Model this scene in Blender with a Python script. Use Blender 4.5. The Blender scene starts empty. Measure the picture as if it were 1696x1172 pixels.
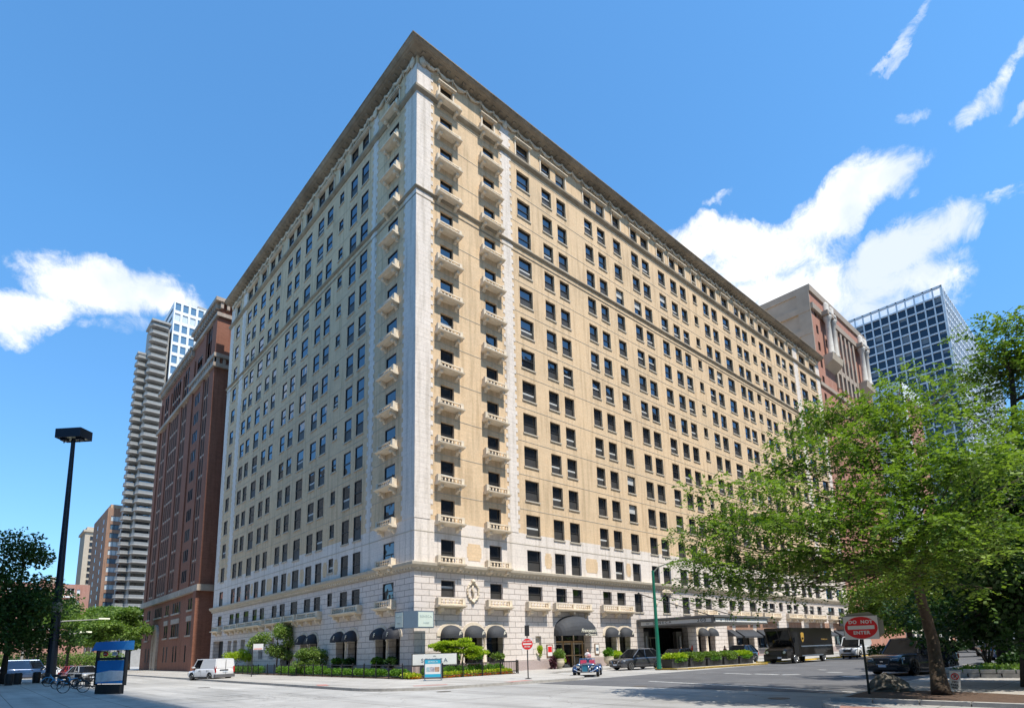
# Street corner with a tall brick hotel: everything is built here in code.
EXPO = 0.5
SKY_STR = 0.13
SUN_E = 4.2
CLOUD_B = 6.9
SKY_TINT = (0.72, 1.30, 1.58)
SKY_LOW = (0.62, .85, 1.06)
import bpy, math, random
import numpy as np
from math import pi, sin, cos, tan, radians, sqrt, atan2, hypot
from mathutils import Matrix, Vector
R = random.Random(7)
S = bpy.context.scene
COL = S.collection
# ------------------------------------------------------------------ camera
CAM = Vector((-23.7785, -37.8811, 1.87))
cd = bpy.data.cameras.new('camera'); cam = bpy.data.objects.new('camera', cd); COL.objects.link(cam)
ri = Vector((0.73448183, -0.67805959, -0.0277784)); up = Vector((-0.10031998, -0.1489691, 0.98373986)); fw = Vector((0.67117237, 0.71975232, 0.17743802))
m = Matrix(((ri.x, up.x, -fw.x), (ri.y, up.y, -fw.y), (ri.z, up.z, -fw.z))).to_4x4(); m.translation = CAM
cam.matrix_world = m
FPX, CXP, CYP = 972.361, 870.009, 899.405
cd.sensor_width = 36; cd.lens = FPX/1696*36; cd.shift_x = -(CXP-848)/1696; cd.shift_y = (CYP-586)/1696
cd.clip_start = .1; cd.clip_end = 6000
S.camera = cam
S.render.resolution_x = 1024; S.render.resolution_y = 707
S.view_settings.view_transform = 'Standard'; S.view_settings.look = 'None'; S.view_settings.gamma = 1; S.view_settings.exposure = EXPO
def ray(x, y): return fw + ri*((x-CXP)/FPX) - up*((y-CYP)/FPX)
def gnd(x, y, z=0.0):
    d = ray(x, y); return CAM + d*((z-CAM.z)/d.z)
def atd(x, y, dist):
    d = ray(x, y); return CAM + d*(dist/hypot(d.x, d.y))
# ------------------------------------------------------------------ materials
def new_mat(name):
    m = bpy.data.materials.new(name); m.use_nodes = True
    nt = m.node_tree; return m, nt, nt.nodes['Principled BSDF']
def N(nt, typ, **kw):
    n = nt.nodes.new(typ)
    for k, v in kw.items():
        if k.startswith('i_'):
            n.inputs[k[2:].replace('_', ' ')].default_value = v
        else: setattr(n, k, v)
    return n
def L(nt, a, b): nt.links.new(a, b)
def math_n(nt, op, a, b=None, clamp=False):
    n = nt.nodes.new('ShaderNodeMath'); n.operation = op; n.use_clamp = clamp
    for i, v in enumerate((a, b)):
        if v is None: continue
        if isinstance(v, (int, float)): n.inputs[i].default_value = v
        else: nt.links.new(v, n.inputs[i])
    return n.outputs[0]
def ramp(nt, fac, stops):
    r = nt.nodes.new('ShaderNodeValToRGB'); nt.links.new(fac, r.inputs[0])
    e = r.color_ramp.elements
    while len(e) < len(stops): e.new(.5)
    for i, (p, c) in enumerate(stops):
        e[i].position = p; e[i].color = tuple(c)+(1,) if len(c) == 3 else c
    return r.outputs[0]
def mixc(nt, fac, a, b, typ='MIX'):
    n = nt.nodes.new('ShaderNodeMix'); n.data_type = 'RGBA'; n.blend_type = typ
    if isinstance(fac, (int, float)): n.inputs[0].default_value = fac
    else: nt.links.new(fac, n.inputs[0])
    for i, v in ((6, a), (7, b)):
        if isinstance(v, tuple): n.inputs[i].default_value = v if len(v) == 4 else v+(1,)
        else: nt.links.new(v, n.inputs[i])
    return n.outputs[2]
def sc(c, k): return tuple(min(1, x*k) for x in c)
def simple(name, col, rough=.6, var=.12, scale=3.0, metal=0.0, bump=0.0, spec=.5, var2=0.0, coat=0.0):
    m, nt, b = new_mat(name)
    tc = N(nt, 'ShaderNodeTexCoord')
    n = N(nt, 'ShaderNodeTexNoise', i_Scale=scale, i_Detail=6.0, i_Roughness=.65); L(nt, tc.outputs['Object'], n.inputs['Vector'])
    c = ramp(nt, n.outputs[0], [(.3, sc(col, 1-var)), (.7, sc(col, 1+var))])
    if var2:
        n2 = N(nt, 'ShaderNodeTexNoise', i_Scale=scale*.13, i_Detail=3.0); L(nt, tc.outputs['Object'], n2.inputs['Vector'])
        c = mixc(nt, 1.0, c, ramp(nt, n2.outputs[0], [(.35, (1-var2,)*3), (.65, (1, 1, 1))]), 'MULTIPLY')
    L(nt, c, b.inputs['Base Color'])
    b.inputs['Roughness'].default_value = rough; b.inputs['Metallic'].default_value = metal
    b.inputs['Specular IOR Level'].default_value = spec
    if coat: b.inputs['Coat Weight'].default_value = coat; b.inputs['Coat Roughness'].default_value = .05
    if bump:
        bp = N(nt, 'ShaderNodeBump', i_Strength=bump, i_Distance=.03); L(nt, n.outputs[0], bp.inputs['Height']); L(nt, bp.outputs[0], b.inputs['Normal'])
    return m
def brickmat(name, c1, c2, cm, bw, rh, mortar, rough=.85, stain=.2, bump=.5, stcol=(.45, .42, .36), stscale=.25, streak=True):
    """masonry in world metres: u = x + y along either facade, v = z"""
    m, nt, b = new_mat(name)
    tc = N(nt, 'ShaderNodeNewGeometry'); sp = N(nt, 'ShaderNodeSeparateXYZ'); L(nt, tc.outputs['Position'], sp.inputs[0])
    u = math_n(nt, 'ADD', sp.outputs[0], sp.outputs[1]); cb = N(nt, 'ShaderNodeCombineXYZ'); L(nt, u, cb.inputs[0]); L(nt, sp.outputs[2], cb.inputs[1])
    br = N(nt, 'ShaderNodeTexBrick', i_Scale=1.0, i_Mortar_Size=mortar, i_Mortar_Smooth=.3, i_Bias=0.0, i_Brick_Width=bw, i_Row_Height=rh)
    L(nt, cb.outputs[0], br.inputs['Vector'])
    br.inputs['Color1'].default_value = c1+(1,); br.inputs['Color2'].default_value = c2+(1,); br.inputs['Mortar'].default_value = cm+(1,)
    n = N(nt, 'ShaderNodeTexNoise', i_Scale=stscale, i_Detail=7.0, i_Roughness=.7); L(nt, tc.outputs['Position'], n.inputs['Vector'])
    c = mixc(nt, ramp(nt, n.outputs[0], [(.42, (0, 0, 0)), (.72, (stain,)*3)]), br.outputs[0], stcol)
    if streak:
        mp = N(nt, 'ShaderNodeMapping'); mp.inputs['Scale'].default_value = (2.2, .16, 1); L(nt, cb.outputs[0], mp.inputs[0])
        n3 = N(nt, 'ShaderNodeTexNoise', i_Scale=1.0, i_Detail=5.0); L(nt, mp.outputs[0], n3.inputs['Vector'])
        c = mixc(nt, 1.0, c, ramp(nt, n3.outputs[0], [(.34, (.80, .79, .77)), (.52, (1, 1, 1))]), 'MULTIPLY')
    n2 = N(nt, 'ShaderNodeTexNoise', i_Scale=6.0, i_Detail=4.0); L(nt, tc.outputs['Position'], n2.inputs['Vector'])
    c = mixc(nt, 1.0, c, ramp(nt, n2.outputs[0], [(.25, (.86, .86, .86)), (.75, (1.06, 1.06, 1.06))]), 'MULTIPLY')
    L(nt, c, b.inputs['Base Color']); b.inputs['Roughness'].default_value = rough; b.inputs['Specular IOR Level'].default_value = .25
    if bump:
        inv = math_n(nt, 'SUBTRACT', 1.0, br.outputs[1])
        bp = N(nt, 'ShaderNodeBump', i_Strength=bump, i_Distance=.04); L(nt, inv, bp.inputs['Height']); L(nt, bp.outputs[0], b.inputs['Normal'])
    return m
def glassmat(name, base, fac=.3, rough=.03, wob=.02, ior=1.5):
    m, nt, b = new_mat(name)
    b.inputs['Base Color'].default_value = base+(1,); b.inputs['Roughness'].default_value = .3; b.inputs['Specular IOR Level'].default_value = 0
    g = N(nt, 'ShaderNodeBsdfGlossy', i_Roughness=rough); g.inputs['Color'].default_value = (.85, .92, 1, 1)
    ge = N(nt, 'ShaderNodeNewGeometry'); dt = nt.nodes.new('ShaderNodeVectorMath'); dt.operation = 'DOT_PRODUCT'; L(nt, ge.outputs['Incoming'], dt.inputs[0]); L(nt, ge.outputs['Normal'], dt.inputs[1])
    f0 = ((ior-1)/(ior+1))**2; sch = math_n(nt, 'POWER', math_n(nt, 'SUBTRACT', 1.0, math_n(nt, 'ABSOLUTE', dt.outputs['Value'])), 5.0)
    f = math_n(nt, 'ADD', math_n(nt, 'MULTIPLY', sch, 1-f0), f0+fac, True)
    mx = N(nt, 'ShaderNodeMixShader'); L(nt, f, mx.inputs[0]); L(nt, b.outputs[0], mx.inputs[1]); L(nt, g.outputs[0], mx.inputs[2])
    tc = N(nt, 'ShaderNodeNewGeometry'); n = N(nt, 'ShaderNodeTexNoise', i_Scale=.8, i_Detail=1.0); L(nt, tc.outputs['Position'], n.inputs['Vector'])
    bp = N(nt, 'ShaderNodeBump', i_Strength=wob, i_Distance=1.0); L(nt, n.outputs[0], bp.inputs['Height']); L(nt, bp.outputs[0], g.inputs['Normal'])
    L(nt, mx.outputs[0], nt.nodes['Material Output'].inputs[0])
    return m
def leafmat(name, c1, c2, tr=.35, scale=.35):
    m, nt, b = new_mat(name)
    tc = N(nt, 'ShaderNodeNewGeometry'); n = N(nt, 'ShaderNodeTexNoise', i_Scale=scale, i_Detail=4.0, i_Roughness=.7); L(nt, tc.outputs['Position'], n.inputs['Vector'])
    n2 = N(nt, 'ShaderNodeTexWhiteNoise'); at = N(nt, 'ShaderNodeAttribute'); at.attribute_name = 'rnd'
    f = math_n(nt, 'ADD', math_n(nt, 'MULTIPLY', n.outputs[0], .7), math_n(nt, 'MULTIPLY', at.outputs['Fac'], .3))
    c = ramp(nt, f, [(.3, c1), (.7, c2)])
    L(nt, c, b.inputs['Base Color']); b.inputs['Roughness'].default_value = .5; b.inputs['Specular IOR Level'].default_value = .35
    t = N(nt, 'ShaderNodeBsdfTranslucent'); L(nt, mixc(nt, 1.0, c, (1.5, 1.7, .6), 'MULTIPLY'), t.inputs[0])
    mx = N(nt, 'ShaderNodeMixShader'); mx.inputs[0].default_value = tr; L(nt, b.outputs[0], mx.inputs[1]); L(nt, t.outputs[0], mx.inputs[2])
    L(nt, mx.outputs[0], nt.nodes['Material Output'].inputs[0]); return m
def carpaint(name, col, rough=.25, metal=.2):
    m = simple(name, col, rough, .05, 8, metal, coat=1.0); return m
M = {}
M['tan'] = brickmat('tan_brick', (.82, .605, .385), (.78, .565, .35), (.73, .55, .36), .6, .2, .012, stain=.5, bump=.1, stcol=(.52, .41, .28), stscale=.18)
M['stone'] = brickmat('pale_stone', (.86, .77, .69), (.83, .74, .66), (.58, .53, .48), 1.4, .62, .008, stain=.3, bump=.15, stcol=(.58, .53, .46))
M['rust'] = brickmat('rusticated_stone', (.78, .705, .65), (.73, .655, .60), (.33, .28, .25), 1.35, .47, .022, stain=.3, bump=1.0, stcol=(.56, .50, .44), streak=False)
M['plinth'] = simple('granite_plinth', (.42, .34, .32), .7, .15, 9)
M['trim'] = simple('terracotta_trim', (.82, .70, .54), .75, .12, 2.5, bump=.2, var2=.25)
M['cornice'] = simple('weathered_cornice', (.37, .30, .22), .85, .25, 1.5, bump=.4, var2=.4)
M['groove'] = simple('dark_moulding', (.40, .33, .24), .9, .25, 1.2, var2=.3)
M['frame'] = simple('dark_window_frame', (.035, .033, .032), .5, .1, 5)
M['glass'] = glassmat('window_glass', (.010, .011, .013), .11, .03, .05)
M['screen'] = simple('insect_screen', (.058, .054, .050), .5, .15, 1.3)
M['blind'] = simple('window_blind', (.55, .55, .53), .7, .1, 4)
M['sill'] = simple('stone_sill', (.50, .44, .35), .8, .12, 3)
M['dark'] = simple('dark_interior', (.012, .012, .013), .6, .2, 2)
M['awning'] = simple('dark_grey_canvas', (.045, .048, .055), .75, .12, 6, var2=.2)
M['redglass'] = glassmat('shaded_glass', (.008, .009, .012), .02, .05)  # darker, less reflective glass for the red block windows
M['awnd'] = simple('navy_black_canvas', (.02, .022, .03), .7, .12, 6)
M['white'] = simple('white_paint', (.80, .80, .78), .5, .04, 4)
M['cream'] = simple('cream_script', (.75, .72, .60), .6, .05, 4)
M['black'] = simple('black_iron', (.012, .012, .013), .45, .15, 6)
M['asphalt'] = None
M['chrome'] = simple('bright_metal', (.65, .66, .68), .15, .05, 5, 1.0)
M['tyre'] = simple('rubber', (.018, .018, .018), .85, .15, 10)
M['rim'] = simple('alloy', (.42, .43, .45), .3, .08, 9, .8)
M['carglass'] = glassmat('car_glass', (.008, .009, .011), .03, .04, .02, 1.28)
M['carglass'].node_tree.nodes['Glossy BSDF'].inputs['Color'].default_value = (.45, .50, .55, 1)
M['plastic'] = simple('black_plastic', (.02, .02, .021), .6, .1, 9)
M['taillight'] = simple('red_lamp', (.45, .01, .02), .2, .1, 9)
M['headlight'] = simple('clear_lamp', (.65, .66, .68), .12, .1, 9, .4)
M['plate'] = simple('number_plate', (.55, .6, .68), .5, .1, 20)
M['bark'] = simple('bark', (.10, .072, .05), .95, .35, 7, bump=1.0)
M['barkd'] = simple('dark_bark', (.045, .035, .028), .95, .35, 7, bump=1.0)
M['leaf1'] = leafmat('locust_leaf', (.045, .10, .014), (.25, .345, .06), .32, .6)
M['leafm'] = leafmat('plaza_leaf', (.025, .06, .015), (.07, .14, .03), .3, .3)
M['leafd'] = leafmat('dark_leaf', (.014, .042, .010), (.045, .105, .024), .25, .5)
M['leaf2'] = leafmat('street_tree_leaf', (.075, .14, .03), (.20, .29, .07), .35, .25)
M['leafy'] = leafmat('lime_leaf', (.20, .30, .02), (.42, .50, .04), .4, .8)
M['leafb'] = leafmat('sunny_bush_leaf', (.09, .16, .035), (.22, .30, .08), .35, .8)
M['hedge'] = leafmat('hedge_leaf', (.05, .13, .015), (.15, .30, .03), .3, 1.0)
M['soil'] = simple('mulch_soil', (.10, .062, .042), .95, .35, 6, bump=.8)
M['red'] = simple('red_sign_paint', (.78, .02, .025), .4, .04, 5)
M['teal'] = simple('cyan_print', (.03, .42, .62), .4, .05, 5)
M['yellow'] = simple('yellow_kerb_paint', (.62, .40, .03), .7, .25, 6)
M['green'] = simple('green_pole_paint', (.008, .16, .095), .45, .1, 5)
M['orange'] = simple('orange_plastic', (.75, .06, .015), .5, .05, 5)
M['slate'] = simple('slate_blue_metal', (.10, .15, .21), .5, .05, 5)
M['rock'] = simple('boulder_rock', (.19, .175, .15), .95, .35, 3, bump=1.0)
M['flowery'] = leafmat('yellow_flower', (.55, .42, .03), (.70, .65, .08), .3, 3)
M['flowero'] = leafmat('orange_flower', (.45, .07, .02), (.70, .20, .04), .3, 3)
# ------------------------------------------------------------------ mesh builder
class MB:
    def __init__(s): s.v = []; s.f = []; s.m = []; s.T = None
    def pt(s, p):
        if s.T is not None: p = s.T(*p)
        s.v.append(tuple(p)); return len(s.v)-1
    def face(s, pts, mi=0):
        s.f.append([s.pt(p) for p in pts]); s.m.append(mi)
    def box(s, x0, x1, y0, y1, z0, z1, mi=0):
        i = [s.pt(p) for p in ((x0, y0, z0), (x1, y0, z0), (x1, y1, z0), (x0, y1, z0), (x0, y0, z1), (x1, y0, z1), (x1, y1, z1), (x0, y1, z1))]
        for q in ((3, 2, 1, 0), (4, 5, 6, 7), (0, 1, 5, 4), (1, 2, 6, 5), (2, 3, 7, 6), (3, 0, 4, 7)):
            s.f.append([i[k] for k in q]); s.m.append(mi)
    def tube(s, pts, r, n=8, mi=0, cap=True):
        pts = [Vector(p) for p in pts]
        if not isinstance(r, (list, tuple)): r = [r]*len(pts)
        rings = []; ref = None
        for k, p in enumerate(pts):
            d = (pts[min(k+1, len(pts)-1)]-pts[max(k-1, 0)])
            if d.length < 1e-9: d = Vector((0, 0, 1))
            d.normalize()
            if ref is None: ref = Vector((1, 0, 0)) if abs(d.x) < .9 else Vector((0, 1, 0))
            a = (ref - d*ref.dot(d)); a.normalize(); ref = a; b = d.cross(a)
            rings.append([s.pt(p + a*(r[k]*cos(t)) + b*(r[k]*sin(t))) for t in [2*pi*j/n for j in range(n)]])
        for k in range(len(rings)-1):
            for j in range(n):
                s.f.append([rings[k][j], rings[k][(j+1) % n], rings[k+1][(j+1) % n], rings[k+1][j]]); s.m.append(mi)
        if cap:
            s.f.append(rings[0][::-1]); s.m.append(mi); s.f.append(rings[-1]); s.m.append(mi)
    def lathe(s, prof, c=(0, 0, 0), n=10, mi=0, axis='z'):
        rings = []
        for r, h in prof:
            rg = []
            for j in range(n):
                a = 2*pi*j/n
                if axis == 'z': p = (c[0]+r*cos(a), c[1]+r*sin(a), c[2]+h)
                elif axis == 'y': p = (c[0]+r*cos(a), c[1]+h, c[2]+r*sin(a))
                else: p = (c[0]+h, c[1]+r*cos(a), c[2]+r*sin(a))
                rg.append(s.pt(p))
            rings.append(rg)
        for k in range(len(rings)-1):
            for j in range(n):
                s.f.append([rings[k][j], rings[k][(j+1) % n], rings[k+1][(j+1) % n], rings[k+1][j]]); s.m.append(mi)
        s.f.append(rings[0][::-1]); s.m.append(mi); s.f.append(rings[-1]); s.m.append(mi)
    def prism(s, poly, y0, y1, mi=0, axis='y'):
        """poly of (a,b) in the plane across axis, extruded"""
        def P(a, b, y): return (a, y, b) if axis == 'y' else ((y, a, b) if axis == 'x' else (a, b, y))
        A = [s.pt(P(a, b, y0)) for a, b in poly]; B = [s.pt(P(a, b, y1)) for a, b in poly]
        s.f.append(A[::-1]); s.m.append(mi); s.f.append(B); s.m.append(mi)
        for i in range(len(poly)):
            j = (i+1) % len(poly); s.f.append([A[i], A[j], B[j], B[i]]); s.m.append(mi)
    def loft(s, secs, mi=0, cap=True):
        """secs: list of closed rings with equal counts"""
        rg = [[s.pt(p) for p in q] for q in secs]; n = len(rg[0])
        for k in range(len(rg)-1):
            for j in range(n):
                s.f.append([rg[k][j], rg[k][(j+1) % n], rg[k+1][(j+1) % n], rg[k+1][j]]); s.m.append(mi)
        if cap: s.f.append(rg[0][::-1]); s.m.append(mi); s.f.append(rg[-1]); s.m.append(mi)
    def mesh(s, name, mats, smooth=False):
        me = bpy.data.meshes.new(name); me.from_pydata(s.v, [], s.f)
        if not isinstance(mats, (list, tuple)): mats = [mats]
        for m_ in mats: me.materials.append(m_)
        me.polygons.foreach_set('material_index', s.m)
        if smooth: me.polygons.foreach_set('use_smooth', [True]*len(s.f))
        me.update(); return me
    def build(s, name, mats, parent=None, smooth=False, loc=(0, 0, 0), rz=0.0):
        o = bpy.data.objects.new(name, s.mesh(name, mats, smooth)); COL.objects.link(o)
        o.location = loc; o.rotation_euler = (0, 0, rz)
        if parent: o.parent = parent
        if smooth:
            pass
        return o
def tag(o, label=None, cat=None, group=None, kind=None):
    if label: o['label'] = label
    if cat: o['category'] = cat
    if group: o['group'] = group
    if kind: o['kind'] = kind
    return o
def empty(name, loc=(0, 0, 0), rz=0.0, label=None, cat=None, group=None):
    o = bpy.data.objects.new(name, None); COL.objects.link(o); o.location = loc; o.rotation_euler = (0, 0, rz); o.empty_display_size = .3
    return tag(o, label, cat, group)
def inst(name, me, parent=None, loc=(0, 0, 0), rz=0.0):
    o = bpy.data.objects.new(name, me); COL.objects.link(o); o.location = loc; o.rotation_euler = (0, 0, rz); o.parent = parent; return o
def copy_tree(o, parent=None, loc=None, rz=None, label=None):
    c = o.copy(); COL.objects.link(c); c.parent = parent
    if loc is not None: c.location = loc
    if rz is not None: c.rotation_euler = (0, 0, rz)
    if label: c['label'] = label
    for ch in list(o.children): copy_tree(ch, c)
    return c
def text(body, size, mat, parent, loc, rz=0.0, name='lettering', spacing=1.0, shear=0.0, xs=1.0, rx=pi/2, ext=.006, bold=0.0):
    cu = bpy.data.curves.new(name, 'FONT'); cu.body = body; cu.size = size; cu.extrude = ext; cu.align_x = 'CENTER'; cu.align_y = 'CENTER'
    cu.space_character = spacing; cu.shear = shear; cu.offset = bold
    t = bpy.data.objects.new(name, cu); COL.objects.link(t)
    bpy.context.view_layer.update()
    me = bpy.data.meshes.new_from_object(t.evaluated_get(bpy.context.evaluated_depsgraph_get()))
    bpy.data.objects.remove(t); me.materials.clear(); me.materials.append(mat); me.name = name
    o = bpy.data.objects.new(name, me); COL.objects.link(o); o.parent = parent
    o.rotation_euler = (rx, 0, rz); o.location = loc; o.scale = (xs, 1, 1); return o
# ------------------------------------------------------------------ sky, sun
SUN_EL, SUN_AZ = radians(62), radians(-90.0)      # azimuth as the angle of the sun's direction in the xy plane
w = bpy.data.worlds.new('World'); S.world = w; w.use_nodes = True
nt = w.node_tree; bg = nt.nodes['Background']; bg.inputs[1].default_value = SKY_STR
sky = N(nt, 'ShaderNodeTexSky'); sky.sky_type = 'NISHITA'; sky.sun_disc = False; sky.sun_elevation = SUN_EL
sky.sun_rotation = pi/2 - SUN_AZ; sky.air_density = 1.0; sky.dust_density = .5; sky.ozone_density = 1.5
tc = N(nt, 'ShaderNodeTexCoord')
def dotn(v, c):
    n = nt.nodes.new('ShaderNodeVectorMath'); n.operation = 'DOT_PRODUCT'; L(nt, v, n.inputs[0]); n.inputs[1].default_value = c; return n.outputs['Value']
# three octaves of turbulence displace the direction before the cloud masses are tested
nz = N(nt, 'ShaderNodeTexNoise', i_Scale=9.0, i_Detail=8.0, i_Roughness=.62, i_Distortion=.3); L(nt, tc.outputs['Generated'], nz.inputs['Vector'])
sub = nt.nodes.new('ShaderNodeVectorMath'); sub.operation = 'SUBTRACT'; L(nt, nz.outputs['Color'], sub.inputs[0]); sub.inputs[1].default_value = (.5, .5, .5)
scl = nt.nodes.new('ShaderNodeVectorMath'); scl.operation = 'SCALE'; L(nt, sub.outputs[0], scl.inputs[0]); scl.inputs['Scale'].default_value = .085
addv = nt.nodes.new('ShaderNodeVectorMath'); addv.operation = 'ADD'; L(nt, tc.outputs['Generated'], addv.inputs[0]); L(nt, scl.outputs[0], addv.inputs[1])
nrm = nt.nodes.new('ShaderNodeVectorMath'); nrm.operation = 'NORMALIZE'; L(nt, addv.outputs[0], nrm.inputs[0]); DV = nrm.outputs[0]
CL = [ # photo x, y, half-length px, half-height px, tilt deg (up to the right), density
 (165, 475, 102, 52, -12, 1.5), (60, 505, 78, 34, 8, 1.1), (245, 480, 88, 40, -10, 1.4), (25, 530, 50, 34, 15, 1.1), (150, 440, 35, 30, 0, 1.), (200, 545, 80, 14, -6, .45),
 (1400, 330, 100, 48, 32, 1.5), (1190, 405, 90, 36, 4, 1.3), (1270, 430, 130, 50, 14, 1.2), (1350, 485, 200, 62, 0, 1.2), (1505, 412, 100, 50, 28, 1.5), (1440, 475, 130, 50, 10, 1.3), (1530, 465, 60, 40, 0, 1.2), (1240, 480, 110, 50, 20, .8),
 (1503, 72, 62, 10, 52, .6), (1668, 115, 78, 15, 52, .66), (1618, 178, 40, 22, 30, .6), (1513, 190, 22, 13, 10, .6), (1672, 312, 52, 12, 24, .5), (1190, 340, 24, 8, 45, .5), (1500, 325, 15, 8, 40, .4), (1690, 180, 40, 10, 40, .5),
 (-250, 420, 160, 60, 0, .9), (2050, 300, 200, 80, 10, .9), (-700, 300, 200, 80, 10, .8)]
tot = None
for (px, py, A, B, deg, den) in CL:
    c = ray(px, py).normalized(); k = 1.0/ray(px, py).length/FPX
    t1 = (ri*cos(radians(deg)) + up*sin(radians(deg))); t1 = (t1 - c*t1.dot(c)).normalized(); t2 = c.cross(t1)
    a = math_n(nt, 'MULTIPLY', dotn(DV, t1), 1/(A*k)); b = math_n(nt, 'MULTIPLY', dotn(DV, t2), 1/(B*k))
    q = math_n(nt, 'ADD', math_n(nt, 'POWER', a, 2.0), math_n(nt, 'POWER', b, 2.0))
    q = math_n(nt, 'MULTIPLY', math_n(nt, 'SUBTRACT', 1.35, q, False), den)
    q = math_n(nt, 'MULTIPLY', math_n(nt, 'MAXIMUM', q, 0.0), math_n(nt, 'GREATER_THAN', dotn(DV, c), 0.3))
    tot = q if tot is None else math_n(nt, 'MAXIMUM', tot, q)
nf = N(nt, 'ShaderNodeTexNoise', i_Scale=20.0, i_Detail=10.0, i_Roughness=.72, i_Distortion=.6); L(nt, tc.outputs['Generated'], nf.inputs['Vector'])
dn = math_n(nt, 'ADD', tot, math_n(nt, 'MULTIPLY', math_n(nt, 'SUBTRACT', nf.outputs[0], .5), 3.2))
dn = math_n(nt, 'MULTIPLY', dn, math_n(nt, 'MULTIPLY', tot, 3.0, True))
mr = N(nt, 'ShaderNodeMapRange', interpolation_type='SMOOTHSTEP'); L(nt, dn, mr.inputs[0]); mr.inputs[1].default_value = .05; mr.inputs[2].default_value = 1.65
ns = N(nt, 'ShaderNodeTexNoise', i_Scale=7.0, i_Detail=5.0); L(nt, tc.outputs['Generated'], ns.inputs['Vector'])
ccol = ramp(nt, ns.outputs[0], [(.40, (.66, .74, .86)), (.57, (1, 1, 1))])
cs = nt.nodes.new('ShaderNodeVectorMath'); cs.operation = 'SCALE'; L(nt, ccol, cs.inputs[0]); cs.inputs['Scale'].default_value = CLOUD_B
# the photographed sky is a clean, fairly even blue: the Nishita sky is tinted a little and lifted with height
sxyz = N(nt, 'ShaderNodeSeparateXYZ'); L(nt, tc.outputs['Generated'], sxyz.inputs[0])
tc_ = mixc(nt, ramp(nt, sxyz.outputs[2], [(0.0, (0, 0, 0)), (.55, (1, 1, 1))]), SKY_LOW, SKY_TINT)
tint = mixc(nt, 1.0, sky.outputs[0], tc_, 'MULTIPLY')
mx = mixc(nt, mr.outputs[0], tint, cs.outputs[0])
L(nt, mx, bg.inputs[0])
sl = bpy.data.lights.new('sun', 'SUN'); so = bpy.data.objects.new('sun', sl); COL.objects.link(so)
sl.energy = SUN_E; sl.angle = radians(.5); sl.color = (1, .93, .82)
sd = Vector((cos(SUN_EL)*cos(SUN_AZ), cos(SUN_EL)*sin(SUN_AZ), sin(SUN_EL)))
so.rotation_euler = sd.to_track_quat('Z', 'Y').to_euler()
# ------------------------------------------------------------------ ground
def groundmat(name, c1, c2, joint=None, jw=4.5, spots=.3, scale=.6):
    m, nt, b = new_mat(name)
    g = N(nt, 'ShaderNodeNewGeometry')
    n = N(nt, 'ShaderNodeTexNoise', i_Scale=scale, i_Detail=10.0, i_Roughness=.7); L(nt, g.outputs['Position'], n.inputs['Vector'])
    c = ramp(nt, n.outputs[0], [(.3, c1), (.7, c2)])
    n2 = N(nt, 'ShaderNodeTexNoise', i_Scale=.08, i_Detail=4.0); L(nt, g.outputs['Position'], n2.inputs['Vector'])
    c = mixc(nt, 1.0, c, ramp(nt, n2.outputs[0], [(.35, (1-spots*.6,)*3), (.6, (1, 1, 1))]), 'MULTIPLY')
    n4 = N(nt, 'ShaderNodeTexNoise', i_Scale=40.0, i_Detail=2.0); L(nt, g.outputs['Position'], n4.inputs['Vector'])
    c = mixc(nt, 1.0, c, ramp(nt, n4.outputs[0], [(.3, (.85,)*3), (.7, (1.1,)*3)]), 'MULTIPLY')
    # tyre wear: long faint streaks across the junction
    mp = N(nt, 'ShaderNodeMapping'); mp.inputs['Scale'].default_value = (.9, .06, 1); mp.inputs['Rotation'].default_value = (0, 0, .12); L(nt, g.outputs['Position'], mp.inputs[0])
    n5 = N(nt, 'ShaderNodeTexNoise', i_Scale=1.0, i_Detail=5.0); L(nt, mp.outputs[0], n5.inputs['Vector'])
    c = mixc(nt, 1.0, c, ramp(nt, n5.outputs[0], [(.36, (1-spots*.55,)*3), (.52, (1, 1, 1))]), 'MULTIPLY')
    # hairline cracks
    vo = N(nt, 'ShaderNodeTexVoronoi', i_Scale=.16); vo.feature = 'DISTANCE_TO_EDGE'; nv = N(nt, 'ShaderNodeTexNoise', i_Scale=1.2, i_Detail=4.0)
    L(nt, g.outputs['Position'], nv.inputs['Vector']); va = nt.nodes.new('ShaderNodeVectorMath'); va.operation = 'ADD'; L(nt, g.outputs['Position'], va.inputs[0]); L(nt, nv.outputs['Color'], va.inputs[1]); L(nt, va.outputs[0], vo.inputs['Vector'])
    c = mixc(nt, 1.0, c, ramp(nt, vo.outputs['Distance'], [(0.0, (.62,)*3), (.004, (1, 1, 1))]), 'MULTIPLY')
    if joint:
        br = N(nt, 'ShaderNodeTexBrick', i_Scale=1.0, i_Mortar_Size=joint, i_Mortar_Smooth=.2, i_Brick_Width=jw, i_Row_Height=jw, offset=0.0)
        L(nt, g.outputs['Position'], br.inputs['Vector']); br.inputs['Color1'].default_value = (1, 1, 1, 1); br.inputs['Color2'].default_value = (.93, .93, .93, 1); br.inputs['Mortar'].default_value = (.55, .53, .5, 1)
        c = mixc(nt, 1.0, c, br.outputs[0], 'MULTIPLY')
    L(nt, c, b.inputs['Base Color']); b.inputs['Roughness'].default_value = .9; b.inputs['Specular IOR Level'].default_value = .2
    bp = N(nt, 'ShaderNodeBump', i_Strength=.25, i_Distance=.01); L(nt, n4.outputs[0], bp.inputs['Height']); L(nt, bp.outputs[0], b.inputs['Normal'])
    return m
M['conc'] = groundmat('road_concrete', (.40, .385, .36), (.53, .515, .49), .03, 6.2, spots=.42)
M['walk'] = groundmat('pavement_concrete', (.42, .395, .36), (.53, .505, .47), .025, 1.6)
M['asph'] = groundmat('road_asphalt', (.115, .115, .12), (.175, .175, .18), None, spots=.35)
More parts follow.
